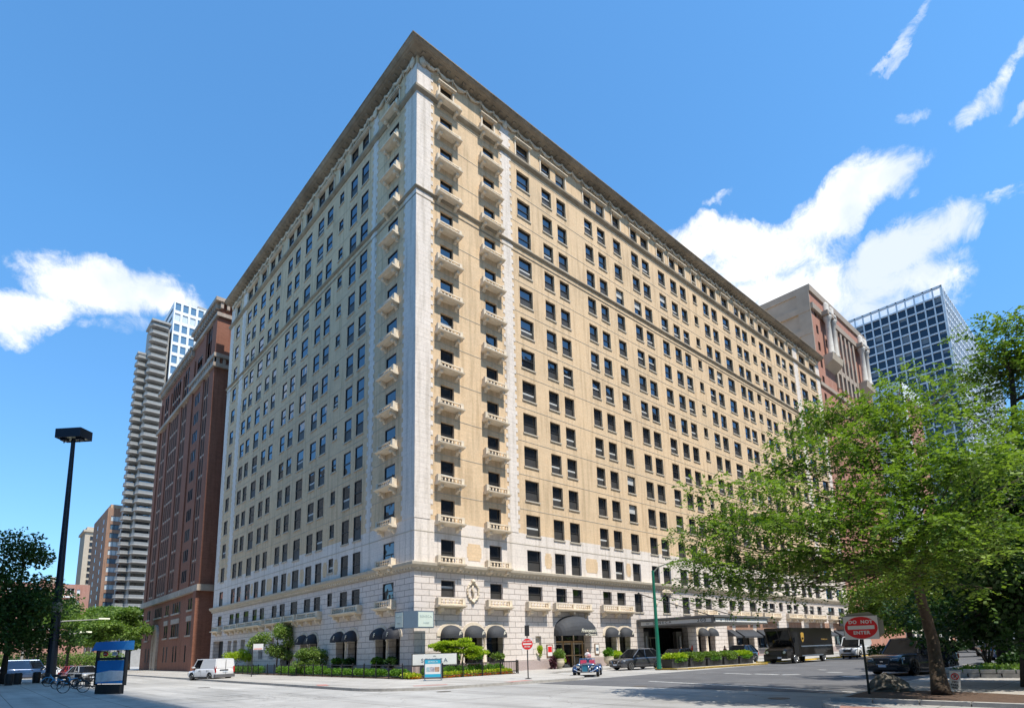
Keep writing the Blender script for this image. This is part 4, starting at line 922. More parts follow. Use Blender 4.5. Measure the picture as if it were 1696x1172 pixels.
# --- low shops at the end of the street
fs = empty('cream_shop_building', (0, 0, 0), 0, 'pale shopfront building at the far end of the street, beneath the trees', 'building')
FD = lambda u, d, z: (u, .2-d, z)
rc = [(126+i*4.2, 128.9+i*4.2, .3, 3.4) for i in range(8)]+[(126.3+i*2.8, 127.7+i*2.8, 5+k*3.4, 7+k*3.4) for i in range(12) for k in range(3)]
mb = MB(); wallface(mb, FD, 125, 162, 0, 16, rc, .3); mb.build('facade', M['stone'], fs); plainwalls(125, 162, .2, 30, 16, fs, M['stone'], 'xXY'); winstuff(fs, FD, rc, .28)
# --- buildings outside the frame that shade and mirror in the scene
M['offsite'] = brickmat('opposite_grey', (.17, .165, .16), (.15, .145, .14), (.10, .10, .10), 3.4, 3.2, .8, stain=.1, bump=0)
ob = empty('dark_high_rise', (0, 0, 0), 0, 'dark high-rise behind the plaza on the left whose shadow covers the bikes', 'tower')
plainwalls(-78, -17.4, -175, -110, 300, ob, M['offsite']) 
o3 = empty('west_high_rise', (0, 0, 0), 0, 'grey high-rise across the plaza opposite the left facade, mirrored in its far windows', 'tower')
plainwalls(-130, -46, 235, 400, 92, o3, M['offsite'])
o4 = empty('west_office_block', (0, 0, 0), 0, 'grey office block across the plaza directly opposite the left facade', 'building')
plainwalls(-130, -62, -95, 75, 42, o4, M['offsite'])  # unseen block added to cut the sky light on the left facade
o2 = empty('grey_apartment_slab', (0, 0, 0), 0, 'grey apartment slab south of the park, mirrored in the hotel windows', 'building')
plainwalls(14, 430, -175, -128, 122, o2, M['offsite'])
# ------------------------------------------------------------------ signs
def post(mb, x, y, z0, z1, r, n=8): mb.tube([(x, y, z0), (x, y, z1)], r, n)
# corner blade sign wrapped round the hotel's corner
cs_ = empty('corner_box_sign', (0, 0, 0), 0, 'pale two-faced box sign with slate frame wrapped round the hotel corner above the awnings', 'sign')
mb = MB(); mb.prism([(1.0, -1.15), (-.45, -1.15), (-1.15, -.45), (-1.15, .75), (-.75, .75), (-.75, -.3), (-.3, -.75), (1.0, -.75)], 3.62, 4.86, 0, 'z'); mb.box(-.9, -.1, -.1, .0, 4.0, 4.3); mb.build('sign_box', M['slate'], cs_)
M['pgreen'] = simple('pale_green_panel', (.60, .68, .62), .5, .04, 2)
mb = MB(); mb.box(-.36, .92, -1.17, -1.151, 3.70, 4.78); mb.build('sign_panel', M['pgreen'], cs_); mb = MB(); mb.box(-1.17, -1.151, -.36, .67, 3.70, 4.78); mb.build('sign_panel', M['pgreen'], cs_)
M['fade'] = simple('faded_lettering', (.38, .47, .47), .6, .05, 4)
text('SENECA', .25, M['fade'], cs_, (.28, -1.178, 4.46), 0, spacing=1.2); text('Hotel', .22, M['fade'], cs_, (.30, -1.178, 4.0), 0, shear=.3)
text('SENECA', .2, M['fade'], cs_, (-1.178, .16, 4.46), -pi/2, spacing=1.1); text('Hotel', .2, M['fade'], cs_, (-1.178, .16, 4.0), -pi/2, shear=.3)
# SENECA monument sign on the corner bed
P = gnd(737, 1124); a0 = radians(-47)
ms = empty('hotel_name_sign', (P.x+.02, P.y+1.26, -.06), a0+radians(4), 'wide white hotel name board on a dark base behind the flower bed at the corner', 'sign')
mb = MB(); mb.box(-1.62, 1.62, -.12, .12, .95, 1.85); mb.build('sign_frame', M['plastic'], ms)
mb = MB(); mb.box(-1.56, 1.56, -.14, -.121, 1.0, 1.80); mb.build('sign_board', M['lit'], ms)
mb = MB(); mb.box(-1.05, 1.15, -.2, .2, 0, .94); mb.build('base', simple('dark_slate', (.05, .055, .07), .6, .1, 3), ms)
text('the', .14, M['slate'], ms, (0, -.146, 1.66)); text('SENECA', .40, M['slate'], ms, (-.02, -.146, 1.34), spacing=1.35, xs=1.05)
# cyan A-frame
P = gnd(717, 1129.5)
af = empty('pavement_board_sign', (P.x, P.y, .125), a0, 'cyan and white framed pavement board standing before the hotel name sign', 'sign'); af.scale = (.9, .9, .86)
mb = MB()
for s_ in (-1, 1):
    mb.tube([(s_*.58, 0, .22), (s_*.58, 0, 1.52)], .045, 6); mb.tube([(s_*.58, -.35, .02), (s_*.58, .35, .02)], .03, 6); mb.tube([(s_*.58, 0, .02), (s_*.58, 0, .25)], .03, 6)
mb.tube([(-.58, 0, 1.52), (.58, 0, 1.52)], .045, 6); mb.tube([(-.58, 0, .22), (.58, 0, .22)], .045, 6); mb.tube([(-.58, -.2, .02), (.58, -.2, .02)], .025, 6)
mb.build('frame', M['slate'], af)
mb = MB(); mb.box(-.55, .55, -.02, .02, .24, 1.5); mb.build('board', M['white'], af)
for z_ in ((1.2, 1.5), (.24, .46)): mb = MB(); mb.box(-.55, .55, -.026, -.021, *z_); mb.build('cyan_band', M['teal'], af)
text('SENECA', .17, M['lit'], af, (0, -.03, 1.34), spacing=1.2)
for i, (x0, x1, c) in enumerate(((-.46, -.22, (.35, .5, .55)), (-.2, .12, (.42, .40, .45)), (.14, .46, (.45, .28, .2)))):
    mb = MB(); mb.box(x0, x1, -.024, -.021, .62, .96); mb.build('printed_photo', simple('print_%d' % i, c, .5, .5, 9), af)
# do-not-enter signs
def dne(parent, w_, h_, y, fz, tsize):
    mb = MB(); mb.box(-w_/2, w_/2, y, y+.01, fz-h_/2, fz+h_/2); o = mb.build('sign_plate', M['white'], parent)
    mb = MB(); rx_, rz_ = w_*.48, h_*.47; mb.prism([(rx_*cos(2*pi*i/40), fz+rz_*sin(2*pi*i/40)) for i in range(40)], y-.004, y-.0005); mb.build('red_oval', M['red'], o)
    mb = MB(); mb.box(-w_*.39, w_*.39, y-.008, y-.0045, fz-h_*.07, fz+h_*.09); mb.build('white_bar', M['white'], o)
    text('DO  NOT', tsize, M['white'], o, (0, y-.008, fz+h_*.24), bold=tsize*.045, spacing=1.15, ext=.002); text('ENTER', tsize, M['white'], o, (0, y-.008, fz-h_*.22), bold=tsize*.045, spacing=1.15, ext=.002)
P = gnd(1441, 1156)
def facing(x, y): return atan2(CAM.y-y, CAM.x-x)+pi/2
d1 = empty('do_not_enter_sign', (P.x, P.y, 0), facing(P.x, P.y)+radians(3), 'large red and white do-not-enter sign on a dark post beside the boulder', 'sign')
mb = MB(); mb.box(-.035, .035, .012, .07, 0, 2.6); mb.build('post', simple('dark_green_post', (.012, .03, .028), .5, .1, 5), d1)
dne(d1, .99, .76, 0, 2.27, .145)
M['alu'] = simple('dull_aluminium', (.30, .31, .25), .5, .08, 4, .3)
mb = MB(); mb.prism([(-.51, 2.0), (-.51, 2.62), (-.34, 2.74), (.28, 2.78), (.66, 2.5), (.66, 2.08), (.5, 1.95)], .075, .082); mb.build('rear_sign_plate', M['alu'], d1)
P = gnd(875, 1127)
d2 = empty('do_not_enter_sign', (P.x, P.y, .12), facing(P.x, P.y), 'small round do-not-enter sign under a black sign, on the kerb post before the right facade', 'sign')
mb = MB(); post(mb, 0, .045, 0, 3.2, .035); mb.lathe([(.22, 0), (.2, .03), (.06, .06)], (0, .045, 0), 10); mb.build('post', M['plastic'], d2)
mb = MB(); mb.box(-.33, .33, -.002, .01, 1.72, 2.42); o = mb.build('sign_plate', M['white'], d2)
mb = MB(); mb.prism([(.33*cos(2*pi*i/28), 2.07+.33*sin(2*pi*i/28)) for i in range(28)], -.008, -.003); mb.build('red_disc', M['red'], o)
mb = MB(); mb.box(-.26, .26, -.012, -.0085, 2.03, 2.12); mb.build('white_bar', M['white'], o)
text('DO NOT', .12, M['white'], o, (0, -.012, 2.24), bold=.003); text('ENTER', .12, M['white'], o, (0, -.012, 1.91), bold=.003)
mb = MB(); mb.box(-.14, .14, -.01, .02, 2.55, 3.2); mb.build('black_sign_plate', M['plastic'], d2)
# small no-parking sign by the tree
P = gnd(1583, 1150)
d3 = empty('no_parking_sign', (P.x, P.y, .15), facing(P.x, P.y), 'little white no-parking sign tilted in the soil at the big tree', 'sign'); d3.rotation_euler[1] = radians(7)
mb = MB(); mb.box(-.15, .15, 0, .012, .05, .62); mb.box(-.02, .02, .013, .03, -.1, .3); o = mb.build('sign_plate', M['white'], d3)
mb = MB(); mb.tube([(.095*cos(2*pi*i/20), -.004, .45+.095*sin(2*pi*i/20)) for i in range(21)], .014, 4); mb.tube([(-.067, -.004, .517), (.067, -.004, .383)], .012, 4); mb.build('red_ring', M['red'], o)
text('P', .15, M['plastic'], o, (0, -.002, .45), bold=.003); text('NO', .09, M['plastic'], o, (0, -.002, .27), bold=.002); text('PARK', .09, M['plastic'], o, (0, -.002, .17), bold=.002); text('ING', .09, M['plastic'], o, (0, -.002, .08), bold=.002)
# street-side parking sign on the left pavement
P = gnd(416, 1122)
d4 = empty('parking_sign', (P.x, P.y, .12), 0, 'thin pavement post with a small white flag-like parking sign, behind the white van', 'sign')
mb = MB(); post(mb, 0, 0, 0, 2.95, .045, 6); mb.build('post', M['plastic'], d4); mb = MB(); mb.box(.05, .95, -.02, 0, 2.4, 2.95); mb.build('sign_plate', M['white'], d4, rz=radians(-40)); mb = MB(); mb.box(.12, .86, -.026, -.021, 2.46, 2.52); mb.build('red_line', M['orange'], d4, rz=radians(-40))
# boulder
P = gnd(1483, 1151)
mb = MB(); rr = random.Random(5); prof = []
for j in range(9):
    t = j/8; ring = []
    for i in range(14):
        a = 2*pi*i/14; r_ = (1.02-.15*t)*(1-t**2.2)**.5*(1+rr.uniform(-.09, .09)); ring.append((r_*.72*cos(a)-.15*t, r_*.48*sin(a)*(1-.2*t), .62*t*(1+.08*sin(a*2))-.03))
    prof.append(ring)
mb.loft(prof); tag(mb.build('boulder', M['rock'], loc=(P.x, P.y+.1, .14), rz=radians(-45)), 'grey rounded boulder behind the do-not-enter post', 'boulder')
# ------------------------------------------------------------------ lamps
P = gnd(82, 1132); z0 = .12
hm = empty('floodlight_mast', (P.x, P.y, z0), radians(-45), 'very tall dark mast with a flat box of floodlights on top, left of the towers', 'lamp post'); hm.rotation_euler[1] = radians(-.9)
M['mast'] = simple('dark_navy_mast', (.010, .016, .03), .4, .1, 2)
mb = MB(); mb.tube([(0, 0, 0), (0, 0, 7.5)], [.40, .36], 12); mb.tube([(0, 0, 7.45), (0, 0, 23.2)], [.30, .17], 12); mb.build('pole', M['mast'], hm)
mb = MB(); mb.tube([(0, 0, 6.3), (0, 0, 7.2)], .405, 12); mb.build('grey_collar', M['conc_b'], hm)
mb = MB(); mb.box(-1.25, 1.25, -.75, -.70, 23.0, 23.9); mb.box(-1.25, 1.25, .70, .75, 23.0, 23.9); mb.box(-1.25, -1.2, -.7, .7, 23.0, 23.9); mb.box(1.2, 1.25, -.7, .7, 23.0, 23.9); mb.box(-1.2, 1.2, -.7, .7, 23.75, 23.85); mb.build('light_box', M['mast'], hm)
mb = MB(); [mb.box(x, x+.5, -.6, .6, 23.1, 23.7) for x in (-1.05, -.42, .12, .62)]; mb.build('lamp_unit', simple('lamp_housing', (.40, .40, .30), .5, .2, 5), hm)
mb = MB(); mb.tube([(-.75, -.2, 22.6), (-.75, -.2, 23.2)], .05, 6); mb.tube([(.8, -.2, 22.6), (.8, -.2, 23.2)], .05, 6); mb.box(-.95, -.5, -.45, .1, 22.8, 23.15); mb.box(.55, 1.05, -.45, .1, 22.8, 23.15); mb.build('ballast', M['mast'], hm)
P = gnd(1092, 1109)
gl = empty('green_street_lamp', (P.x, P.y, .1), 0, 'tapering green street lamp post at the near end of the planter island', 'lamp post')
mb = MB(); mb.tube([(0, 0, 0), (0, 0, .5), (0, 0, 7.7)], [.2, .17, .10], 10); mb.build('pole', M['green'], gl)
mb = MB(); mb.tube([(0, 0, 7.5), (.25, -.35, 7.95), (.75, -1.1, 8.25), (1.3, -1.9, 8.4)], [.055, .05, .045, .04], 6); mb.build('arm', M['alu'], gl)
mb = MB(); mb.loft([[(x, y, z) for x, y, z in ((1.2+.1*k, -1.75-.15*k-.07, 8.36), (1.2+.1*k+.1, -1.75-.15*k+.05, 8.36), (1.2+.1*k+.06, -1.75-.15*k, 8.46))] for k in range(6)]); mb.build('lamp_head', M['alu'], gl)
for k, (px, py, tx, ty, lab) in enumerate(((15, 1120, 182, 1024, 'upper of the two long grey lamp arms reaching across the left trees'), (-30, 1122, 152, 1046, 'lower of the two long grey lamp arms reaching across the left trees'))):
    P = gnd(60, 1123); T = atd(tx, ty, 95); B_ = atd(70, ty+24, 95)
    a = empty('signal_mast_arm', (B_.x-3+k*1.2, B_.y, .1), 0, lab, 'street light', 'grey mast arms by the left trees')
    mb = MB(); mb.tube([(0, 0, 0), (0, 0, B_.z)], .14, 6); mb.build('pole', M['conc_b'], a)
    mb = MB(); d_ = T-Vector((B_.x-3+k*1.2, B_.y, .1)); mb.tube([(0, 0, B_.z-.1), (d_.x*.5, d_.y*.5, B_.z*.35+d_.z*.65+.25), (d_.x, d_.y, d_.z)], [.11, .08, .05], 6); mb.build('arm', M['conc_b'], a)
    mb = MB(); mb.loft([[(d_.x-1.2+k_*.3, d_.y-.12, d_.z-.08), (d_.x-1.2+k_*.3, d_.y+.12, d_.z-.08), (d_.x-1.2+k_*.3, d_.y, d_.z+.1)] for k_ in range(5)]); mb.build('lamp_head', M['alu'], a)
# ------------------------------------------------------------------ planting strip: fence, hedge, flowers
M['steel2'] = M['black']
def fence_run(name, pts, h, step, label, group, pick=.0, z=.12):
    e = empty(name, (pts[0][0], pts[0][1], z), 0, label, 'fence', group)
    ox, oy = pts[0]; rails = MB()
    tot = []
    for (x0, y0), (x1, y1) in zip(pts, pts[1:]):
        n = max(1, round(hypot(x1-x0, y1-y0)/step))
        for i in range(n): tot.append((x0+(x1-x0)*i/n-ox, y0+(y1-y0)*i/n-oy))
        rails.tube([(x0-ox, y0-oy, h-.06), (x1-ox, y1-oy, h-.06)], .022, 4); rails.tube([(x0-ox, y0-oy, .18), (x1-ox, y1-oy, .18)], .018, 4)
        if pick:
            L_ = hypot(x1-x0, y1-y0); m_ = int(L_/pick)
            for i in range(m_): x = x0+(x1-x0)*(i+.5)/m_-ox; y = y0+(y1-y0)*(i+.5)/m_-oy; rails.tube([(x, y, .1), (x, y, h-.02)], .010, 3)
    tot.append((pts[-1][0]-ox, pts[-1][1]-oy)); rails.build('rails', M['black'], e)
    pm = MB(); pm.box(-.035, .035, -.035, .035, 0, h); pm.lathe([(.05, h), (.05, h+.03), (.0, h+.09)], (0, 0, 0), 6); me = pm.mesh('post', M['black'])
    for (x, y) in tot: inst('post', me, e, (x, y, 0))
    return e
fence_run('iron_fence', [(-2.5, 47), (-2.5, 25)], .95, 1.6, 'black iron fence run beyond the side gate, farthest along the left facade', 'iron fence runs of the hotel bed', .16)
fence_run('iron_fence', [(-2.5, 22.5), (-2.5, -2.6)], 1.0, 1.75, 'black iron fence run along the left facade hedge up to the corner', 'iron fence runs of the hotel bed')
fence_run('iron_fence', [(-2.5, -2.62), (-.6, -4.55), (6.2, -4.55), (6.9, -3.6), (6.9, -.4)], .95, 1.9, 'black iron fence run round the corner flower bed to the right facade', 'iron fence runs of the hotel bed', .24)
slab('bed_soil', [(-2.4, 46), (-2.4, -2.5), (-.6, -4.4), (6.1, -4.4), (6.8, -3.5), (6.8, -.1), (-.13, -.12), (-.1, 46)], .17, M['soil'], h=.045)
def leafcloud(name, parent, blobs, n, size, mat, seed=1, up_=.0, spray=0, loc=None, droop=.3, flat=.5, core=None):
    """foliage: small quads in ellipsoid clumps; blobs = (x, y, z, rx, ry, rz, weight)"""
    g = np.random.default_rng(seed); W = np.array([b[6]*b[3]*b[4]*b[5]**.6 for b in blobs]); W = W/W.sum(); idx = g.choice(len(blobs), n, p=W); Bl = np.array([b[:6] for b in blobs])[idx]
    d = g.normal(size=(n, 3)); d /= np.linalg.norm(d, axis=1)[:, None]; r = g.random(n)**.45; C = Bl[:, :3]+d*Bl[:, 3:6]*r[:, None]
    out = d.copy(); out[:, 2] *= .4; out += g.normal(size=(n, 3))*.6; out[:, 2] -= droop*g.random(n); out /= np.linalg.norm(out, axis=1)[:, None]
    if spray:   # pinnate sprays: leaflets either side of a drooping stalk
        k = spray; side = np.cross(out, np.array([0, 0, 1.])); side /= (np.linalg.norm(side, axis=1)[:, None]+1e-6); Ls = size*k*.42*(.6+.8*g.random(n))
        t = np.tile(np.linspace(.1, 1, k), n); I = np.repeat(np.arange(n), k); sg = np.tile(np.where(np.arange(k) % 2, 1., -1.), n)
        base = C[I]+out[I]*(Ls[I]*t)[:, None]; base[:, 2] -= .25*Ls[I]*t*t
        dr = side[I]*sg[:, None]+out[I]*.55; dr += g.normal(size=dr.shape)*.22; dr /= np.linalg.norm(dr, axis=1)[:, None]
        C, D, nn, clump = base, dr, n*k, I
    else: D, nn, clump = out, n, np.arange(n)
    U = g.normal(size=(nn, 3)); U[:, 2] += up_; S_ = np.cross(D, U); S_ /= (np.linalg.norm(S_, axis=1)[:, None]+1e-6)
    sz = (size*(.6+.8*g.random(nn)))[:, None]; wd = sz*.32 if spray else sz*.42
    V = np.stack([C, C+D*sz*.5-S_*wd, C+D*sz, C+D*sz*.5+S_*wd], 1).reshape(-1, 3)
    me = bpy.data.meshes.new(name); me.vertices.add(nn*4); me.vertices.foreach_set('co', V.ravel()); me.loops.add(nn*4); me.loops.foreach_set('vertex_index', np.arange(nn*4)); me.polygons.add(nn); me.polygons.foreach_set('loop_start', np.arange(nn)*4); me.polygons.foreach_set('loop_total', np.full(nn, 4))
    me.materials.append(mat); me.update(calc_edges=True)
    at = me.attributes.new('rnd', 'FLOAT', 'FACE'); rv = g.random(n)[clump]; at.data.foreach_set('value', rv.astype(np.float32))
    o = bpy.data.objects.new(name, me); COL.objects.link(o); o.parent = parent
    if loc: o.location = loc
    return o
# clipped hedges
def hedge(x0, x1, y0, y1, h, label, n, seed, mat='hedge', group='hedges in the hotel bed', name='hedge'):
    bl = []; L_ = max(x1-x0, y1-y0); k = max(1, int(L_/.8))
    for i in range(k):
        t = (i+.5)/k; x = x0+(x1-x0)*t if x1-x0 > y1-y0 else (x0+x1)/2; y = y0+(y1-y0)*t if y1-y0 >= x1-x0 else (y0+y1)/2
        bl.append((x, y, .15+h*.5, .5 if x1-x0 > y1-y0 else (x1-x0)/2, .5 if y1-y0 >= x1-x0 else (y1-y0)/2, h*.5, 1))
    tag(leafcloud(name, None, bl, n, .09, M[mat], seed, .5, droop=-.2), label, 'hedge', group)
hedge(-2.2, -1.3, 26, 45, .85, 'far green hedge behind the close-set iron pickets', 9000, 11)
hedge(-2.2, -1.3, 11, 21.5, .8, 'mixed green hedge below the pale shrub and young tree', 9000, 12)
hedge(-2.2, -1.25, 1.2, 10.6, .62, 'long bright clipped hedge before the left facade awnings', 12000, 13)
hedge(-2.2, -1.3, -1.9, .0, .6, 'short rounded bright hedge just left of the corner', 3000, 14)
hedge(-1.2, 5.9, -3.5, -2.7, .75, 'dark green hedge behind the orange and yellow flowers', 9000, 15)
gb = [(-1.9+.0*i, -2.2-.25*i, .3, .45, .45, .2, 1) for i in range(5)]+[(-.4+.55*i, -4.0, .30, .42, .38, .22, 1) for i in range(12)]+[(6.2, -3.1, .3, .3, .6, .2, 1)]
tag(leafcloud('flower_bed', None, gb, 9000, .10, M['leafy'], 21, .6, droop=-.4), kind='stuff'); tag(leafcloud('flower_bed', None, [(b[0], b[1]-.18, .22, .4, .3, .12, 1) for b in gb], 2600, .09, M['flowero'], 22, .6, droop=-.4), kind='stuff'); tag(leafcloud('flower_bed', None, [(b[0], b[1], .4, .42, .35, .12, 1) for b in gb], 1300, .08, M['flowery'], 23, .6, droop=-.4), kind='stuff')
# plant boxes in the arches
def potplant(name, loc, r, h, mat, n, label, cat, group, seed, pot=None, size=.16):
    e = empty(name, loc, 0, label, cat, group)
    pb = MB(); (pb.box(-r*.9, r*.9, -r*.4, r*.4, 0, .28) if pot is None else pb.lathe(pot, n=16)); pb.build('pot', M['plastic'] if pot is None else simple('pale_urn', (.60, .52, .38), .7, .1, 3), e, smooth=pot is not None)
    top = .28 if pot is None else max(p[1] for p in pot); leafcloud('foliage', e, [(0, 0, top+h*.35, r, r*.8, h*.5, 1)], n, size, M[mat], seed, droop=-.3); return e
nm = ['under the first', 'under the second', 'under the third']
for i, x in enumerate((3.3, 5.55, 7.8)): potplant('window_box_plant', (x, -.28, .92), .6, .55, 'hedge' if i < 2 else 'leafb', 500, 'leafy window box plant %s awning of the trio right of the corner' % nm[i], 'plant', 'window box plants of the hotel', 30+i)
for i, y in enumerate((2.8, 4.85, 9.75, 12.0)): o = potplant('window_box_plant', (-.28, y, .78), .5, .6, 'leafd' if i % 2 == 0 else 'hedge', 400, 'dark leafy window box plant at the %s arch left of the corner' % ['first', 'second', 'third', 'fourth'][i], 'plant', 'window box plants of the hotel', 35+i)
for i, x in enumerate((22.9, 25.1)): potplant('window_box_plant', (x, -.5, .6), .7, .7, 'leafy', 600, 'yellow-green plant at the %s of the paired arches behind the parked grey car' % ['left', 'right'][i], 'plant', 'window box plants of the hotel', 40+i)
urn = [(.22, 0), (.30, .06), (.2, .14), (.42, .35), (.5, .62), (.44, .78), (.5, .85), (.46, .86)]
potplant('urn_planter', (14.0, -1.3, .13), .55, .9, 'leafb', 700, 'pale round urn with green and lime plants left of the restaurant door', 'planter', 'urns by the restaurant door', 44, urn)
potplant('urn_planter', (20.8, -1.3, .13), .5, .9, 'hedge', 700, 'pale round urn with plants right of the restaurant door, behind the blue car', 'planter', 'urns by the restaurant door', 45, urn)
leafcloud('foliage', [o for o in COL.objects if o.name.startswith('urn_planter')][0], [(.3, -.2, .75, .2, .2, .25, 1)], 250, .14, M['leafy'], 46)
tag(leafcloud('purple_potted_plant', None, [(13.35, -1.2, .7, .25, .25, .5, 1)], 350, .2, simple('purple_leaf', (.10, .03, .045), .6, .3, 3), 47), 'dark purple leafy plant at the left of the pale urn', 'plant')
tag(leafcloud('hanging_flower_basket', None, [(12.8, -.18, 1.85, .22, .18, .35, 1), (12.8, -.18, 1.45, .12, .12, .25, .6)], 500, .11, M['leafy'], 48), 'hanging yellow-green flower basket in the wall niche', 'flower basket')
# island with planters
ISL = [(15.9, -12.0), (16.6, -12.5), (27.6, -13.6), (28.3, -13.3), (28.3, -12.4), (27.0, -11.5), (16.4, -9.6), (15.8, -10.2)]
slab('traffic_island', ISL, .11, M['walk'], h=.12)
mb = MB()
for a, b in zip(ISL, ISL[1:]+ISL[:1]):
    a, b = Vector((*a, 0)), Vector((*b, 0)); d_ = (b-a).normalized(); n_ = Vector((-d_.y, d_.x, 0))*.16; mb.prism([(a.x, a.y), (b.x, b.y), (b.x+n_.x, b.y+n_.y), (a.x+n_.x, a.y+n_.y)], -.01, .128, 0, 'z')
tag(mb.build('painted_kerb', M['yellow']), kind='structure')
ISL2 = [(31.5, -12.2), (60, -13.2), (60, -10.8), (31.5, -10.8)]; slab('traffic_island', ISL2, .11, M['walk'], h=.12)
mb = MB(); mb.prism([(31.3, -12.35), (60, -13.35), (60, -13.15), (31.3, -12.15)], -.01, .13, 0, 'z'); mb.prism([(31.3, -12.35), (31.5, -12.35), (31.5, -10.7), (31.3, -10.7)], -.01, .131, 0, 'z'); tag(mb.build('painted_kerb', M['yellow']), kind='structure')
pl = [gnd(1114, 1106), gnd(1143, 1104.5), gnd(1170, 1103), gnd(1192, 1101.5), gnd(1212, 1100)]
for i in range(5):
    x, y = 17.3+i*2.25, -10.9-i*.24
    e = empty('square_planter', (x, y, .11), radians(-7), 'dark planter box of lime and green grasses, %s counting from the green lamp post' % ['first', 'second', 'third', 'fourth', 'fifth'][i], 'planter', 'planter boxes on the island')
    mb = MB(); mb.loft([[(s_*(.95+k*.06)*.98, t_*(.5+k*.04), k*.62) for s_, t_ in ((-1, -1), (1, -1), (1, 1), (-1, 1))] for k in (0, 1)]); mb.box(-1.05, 1.05, -.58, .58, .62, .68); mb.build('box', simple('charcoal_box', (.035, .036, .038), .6, .1, 3), e)
    leafcloud('foliage', e, [(-.4, 0, .85, .75, .6, .26, 1), (.45, -.05, .85, .7, .6, .26, 1)], 2600, .15, M['leafy'] if i in (0, 4) else M['leafb'], 60+i, droop=-.5)
    leafcloud('foliage', e, [(0, -.35, .62, .95, .4, .18, 1)], 900, .12, M['leaf1'] if i % 2 else M['hedge'], 70+i)
e = empty('square_planter', (33.0, -11.6, .11), 0, 'dark planter box of yellow-green grasses on the second island, left of the brown truck', 'planter', 'planter boxes on the island')
mb = MB(); mb.box(-.8, .8, -.5, .5, 0, .66); mb.build('box', M['plastic'], e); leafcloud('foliage', e, [(0, 0, .85, .8, .5, .3, 1)], 1500, .15, M['leafy'], 80, droop=-.5)
# ------------------------------------------------------------------ trees
def limb(mb, a, b, r0, r1, rr, n=6, sag=.0, wob=.12):
    a, b = Vector(a), Vector(b); L_ = (b-a).length; pts = []; rad = []
    k = max(4, int(L_/.8))
    for i in range(k+1):
        t = i/k; p = a.lerp(b, t); w_ = sin(pi*t)*L_*wob
        p += Vector((rr.uniform(-1, 1), rr.uniform(-1, 1), rr.uniform(-.6, .6)))*w_*.35; p.z += sag*L_*sin(pi*t)
        pts.append(p); rad.append(r0+(r1-r0)*t**.8)
    mb.tube(pts, rad, n); return pts
def tree(name, label, base, trunk, pads, leaves, lsize, mat, bark, group=None, seed=1, spray=8, r0=.25, r1=.12, twigs=5, cat='tree', droop=.3, fork=None):
    """trunk: list of points relative to base; pads: (x, y, z, rx, ry, rz) relative to base"""
    rr = random.Random(seed); e = empty(name, base, 0, label, cat, group)
    mb = MB(); T_ = [Vector(p) for p in trunk]; n = len(T_)
    T2 = []
    for i in range(n-1):
        for k in range(3): T2.append(T_[i].lerp(T_[i+1], k/3)+Vector((rr.uniform(-.02, .02), rr.uniform(-.02, .02), 0)))
    T2.append(T_[-1]); R2 = [r0+(r1-r0)*i/(len(T2)-1) for i in range(len(T2))]; R2[0] = r0*1.35; R2[1] = r0*1.08 if len(R2) > 1 else r0
    mb.tube(T2, R2, 10)
    top = T2[len(T2)//2:]
    for (x, y, z, rx, ry, rz) in pads:
        c = Vector((x, y, z)); s_ = min(top, key=lambda p: abs(p.z-(z-.35*hypot(x-p.x, y-p.y)))); r_ = max(.03, r1*.62*min(1, rx/1.5))
        pts = limb(mb, s_, c, r_, r_*.3, rr, 6, -.05)
        for _ in range(twigs):
            q = pts[rr.randrange(len(pts)//2, len(pts))]; d = Vector((rr.uniform(-1, 1)*rx, rr.uniform(-1, 1)*ry, rr.uniform(-.4, 1)*rz)); limb(mb, q, c+d*.85, r_*.28, .008, rr, 4)
    mb.build('trunk', bark, e, smooth=True)
    leafcloud('crown', e, [p+(1,) for p in pads], leaves, lsize, mat, seed, 2.2 if spray else .8, spray, droop=droop)
    return e
# the big honey locust in the right foreground
tb = gnd(1560, 1150, .15)
def rel(base, px, py, d): p = atd(px, py, d); return (p.x-base.x, p.y-base.y, p.z-base.z)
pp = [(1130, 893, 25, 1.1), (1172, 872, 24.5, 1.2), (1175, 935, 23.5, 1.1), (1200, 975, 22.5, .8), (1215, 830, 24, 1.5), (1225, 905, 23, 1.4), (1180, 905, 23, 1.2), (1260, 800, 25, 1.3), (1270, 870, 22, 1.5), (1285, 940, 21.5, 1.5), (1250, 965, 24, 1.0), (1310, 760, 26, 1.3), (1335, 830, 22, 1.6), (1345, 900, 20.5, 1.5), (1350, 950, 24, 1.1), (1345, 715, 27, 1.2), (1385, 760, 24, 1.6), (1392, 850, 21, 1.6), (1400, 905, 20.5, 1.2), (1405, 690, 26, 1.4), (1440, 745, 23, 1.7), (1450, 820, 21, 1.6), (1455, 900, 20, 1.5), (1455, 660, 26, 1.3), (1470, 965, 22, 1.0), (1500, 700, 24, 1.6), (1505, 780, 21, 1.6), (1510, 865, 19.5, 1.5), (1515, 930, 19.5, 1.0), (1540, 640, 26, 1.2), (1560, 720, 23, 1.6), (1570, 800, 21, 1.6), (1575, 880, 20, 1.4), (1590, 945, 20.5, 1.1), (1620, 840, 22, 1.5), (1640, 760, 24, 1.3), (1655, 885, 23, 1.1), (1675, 810, 24, 1.1)]
RT = random.Random(77)
pads = []
for (x, y, d, r) in pp:
    X, Y, Z = rel(tb, x, y, d)
    for k in range(4): q_ = RT.uniform(.42, .66); pads.append((X+RT.uniform(-.75, .75)*r, Y+RT.uniform(-.75, .75)*r, Z+RT.uniform(-.5, .5)*r, r*q_, r*q_, r*.085))
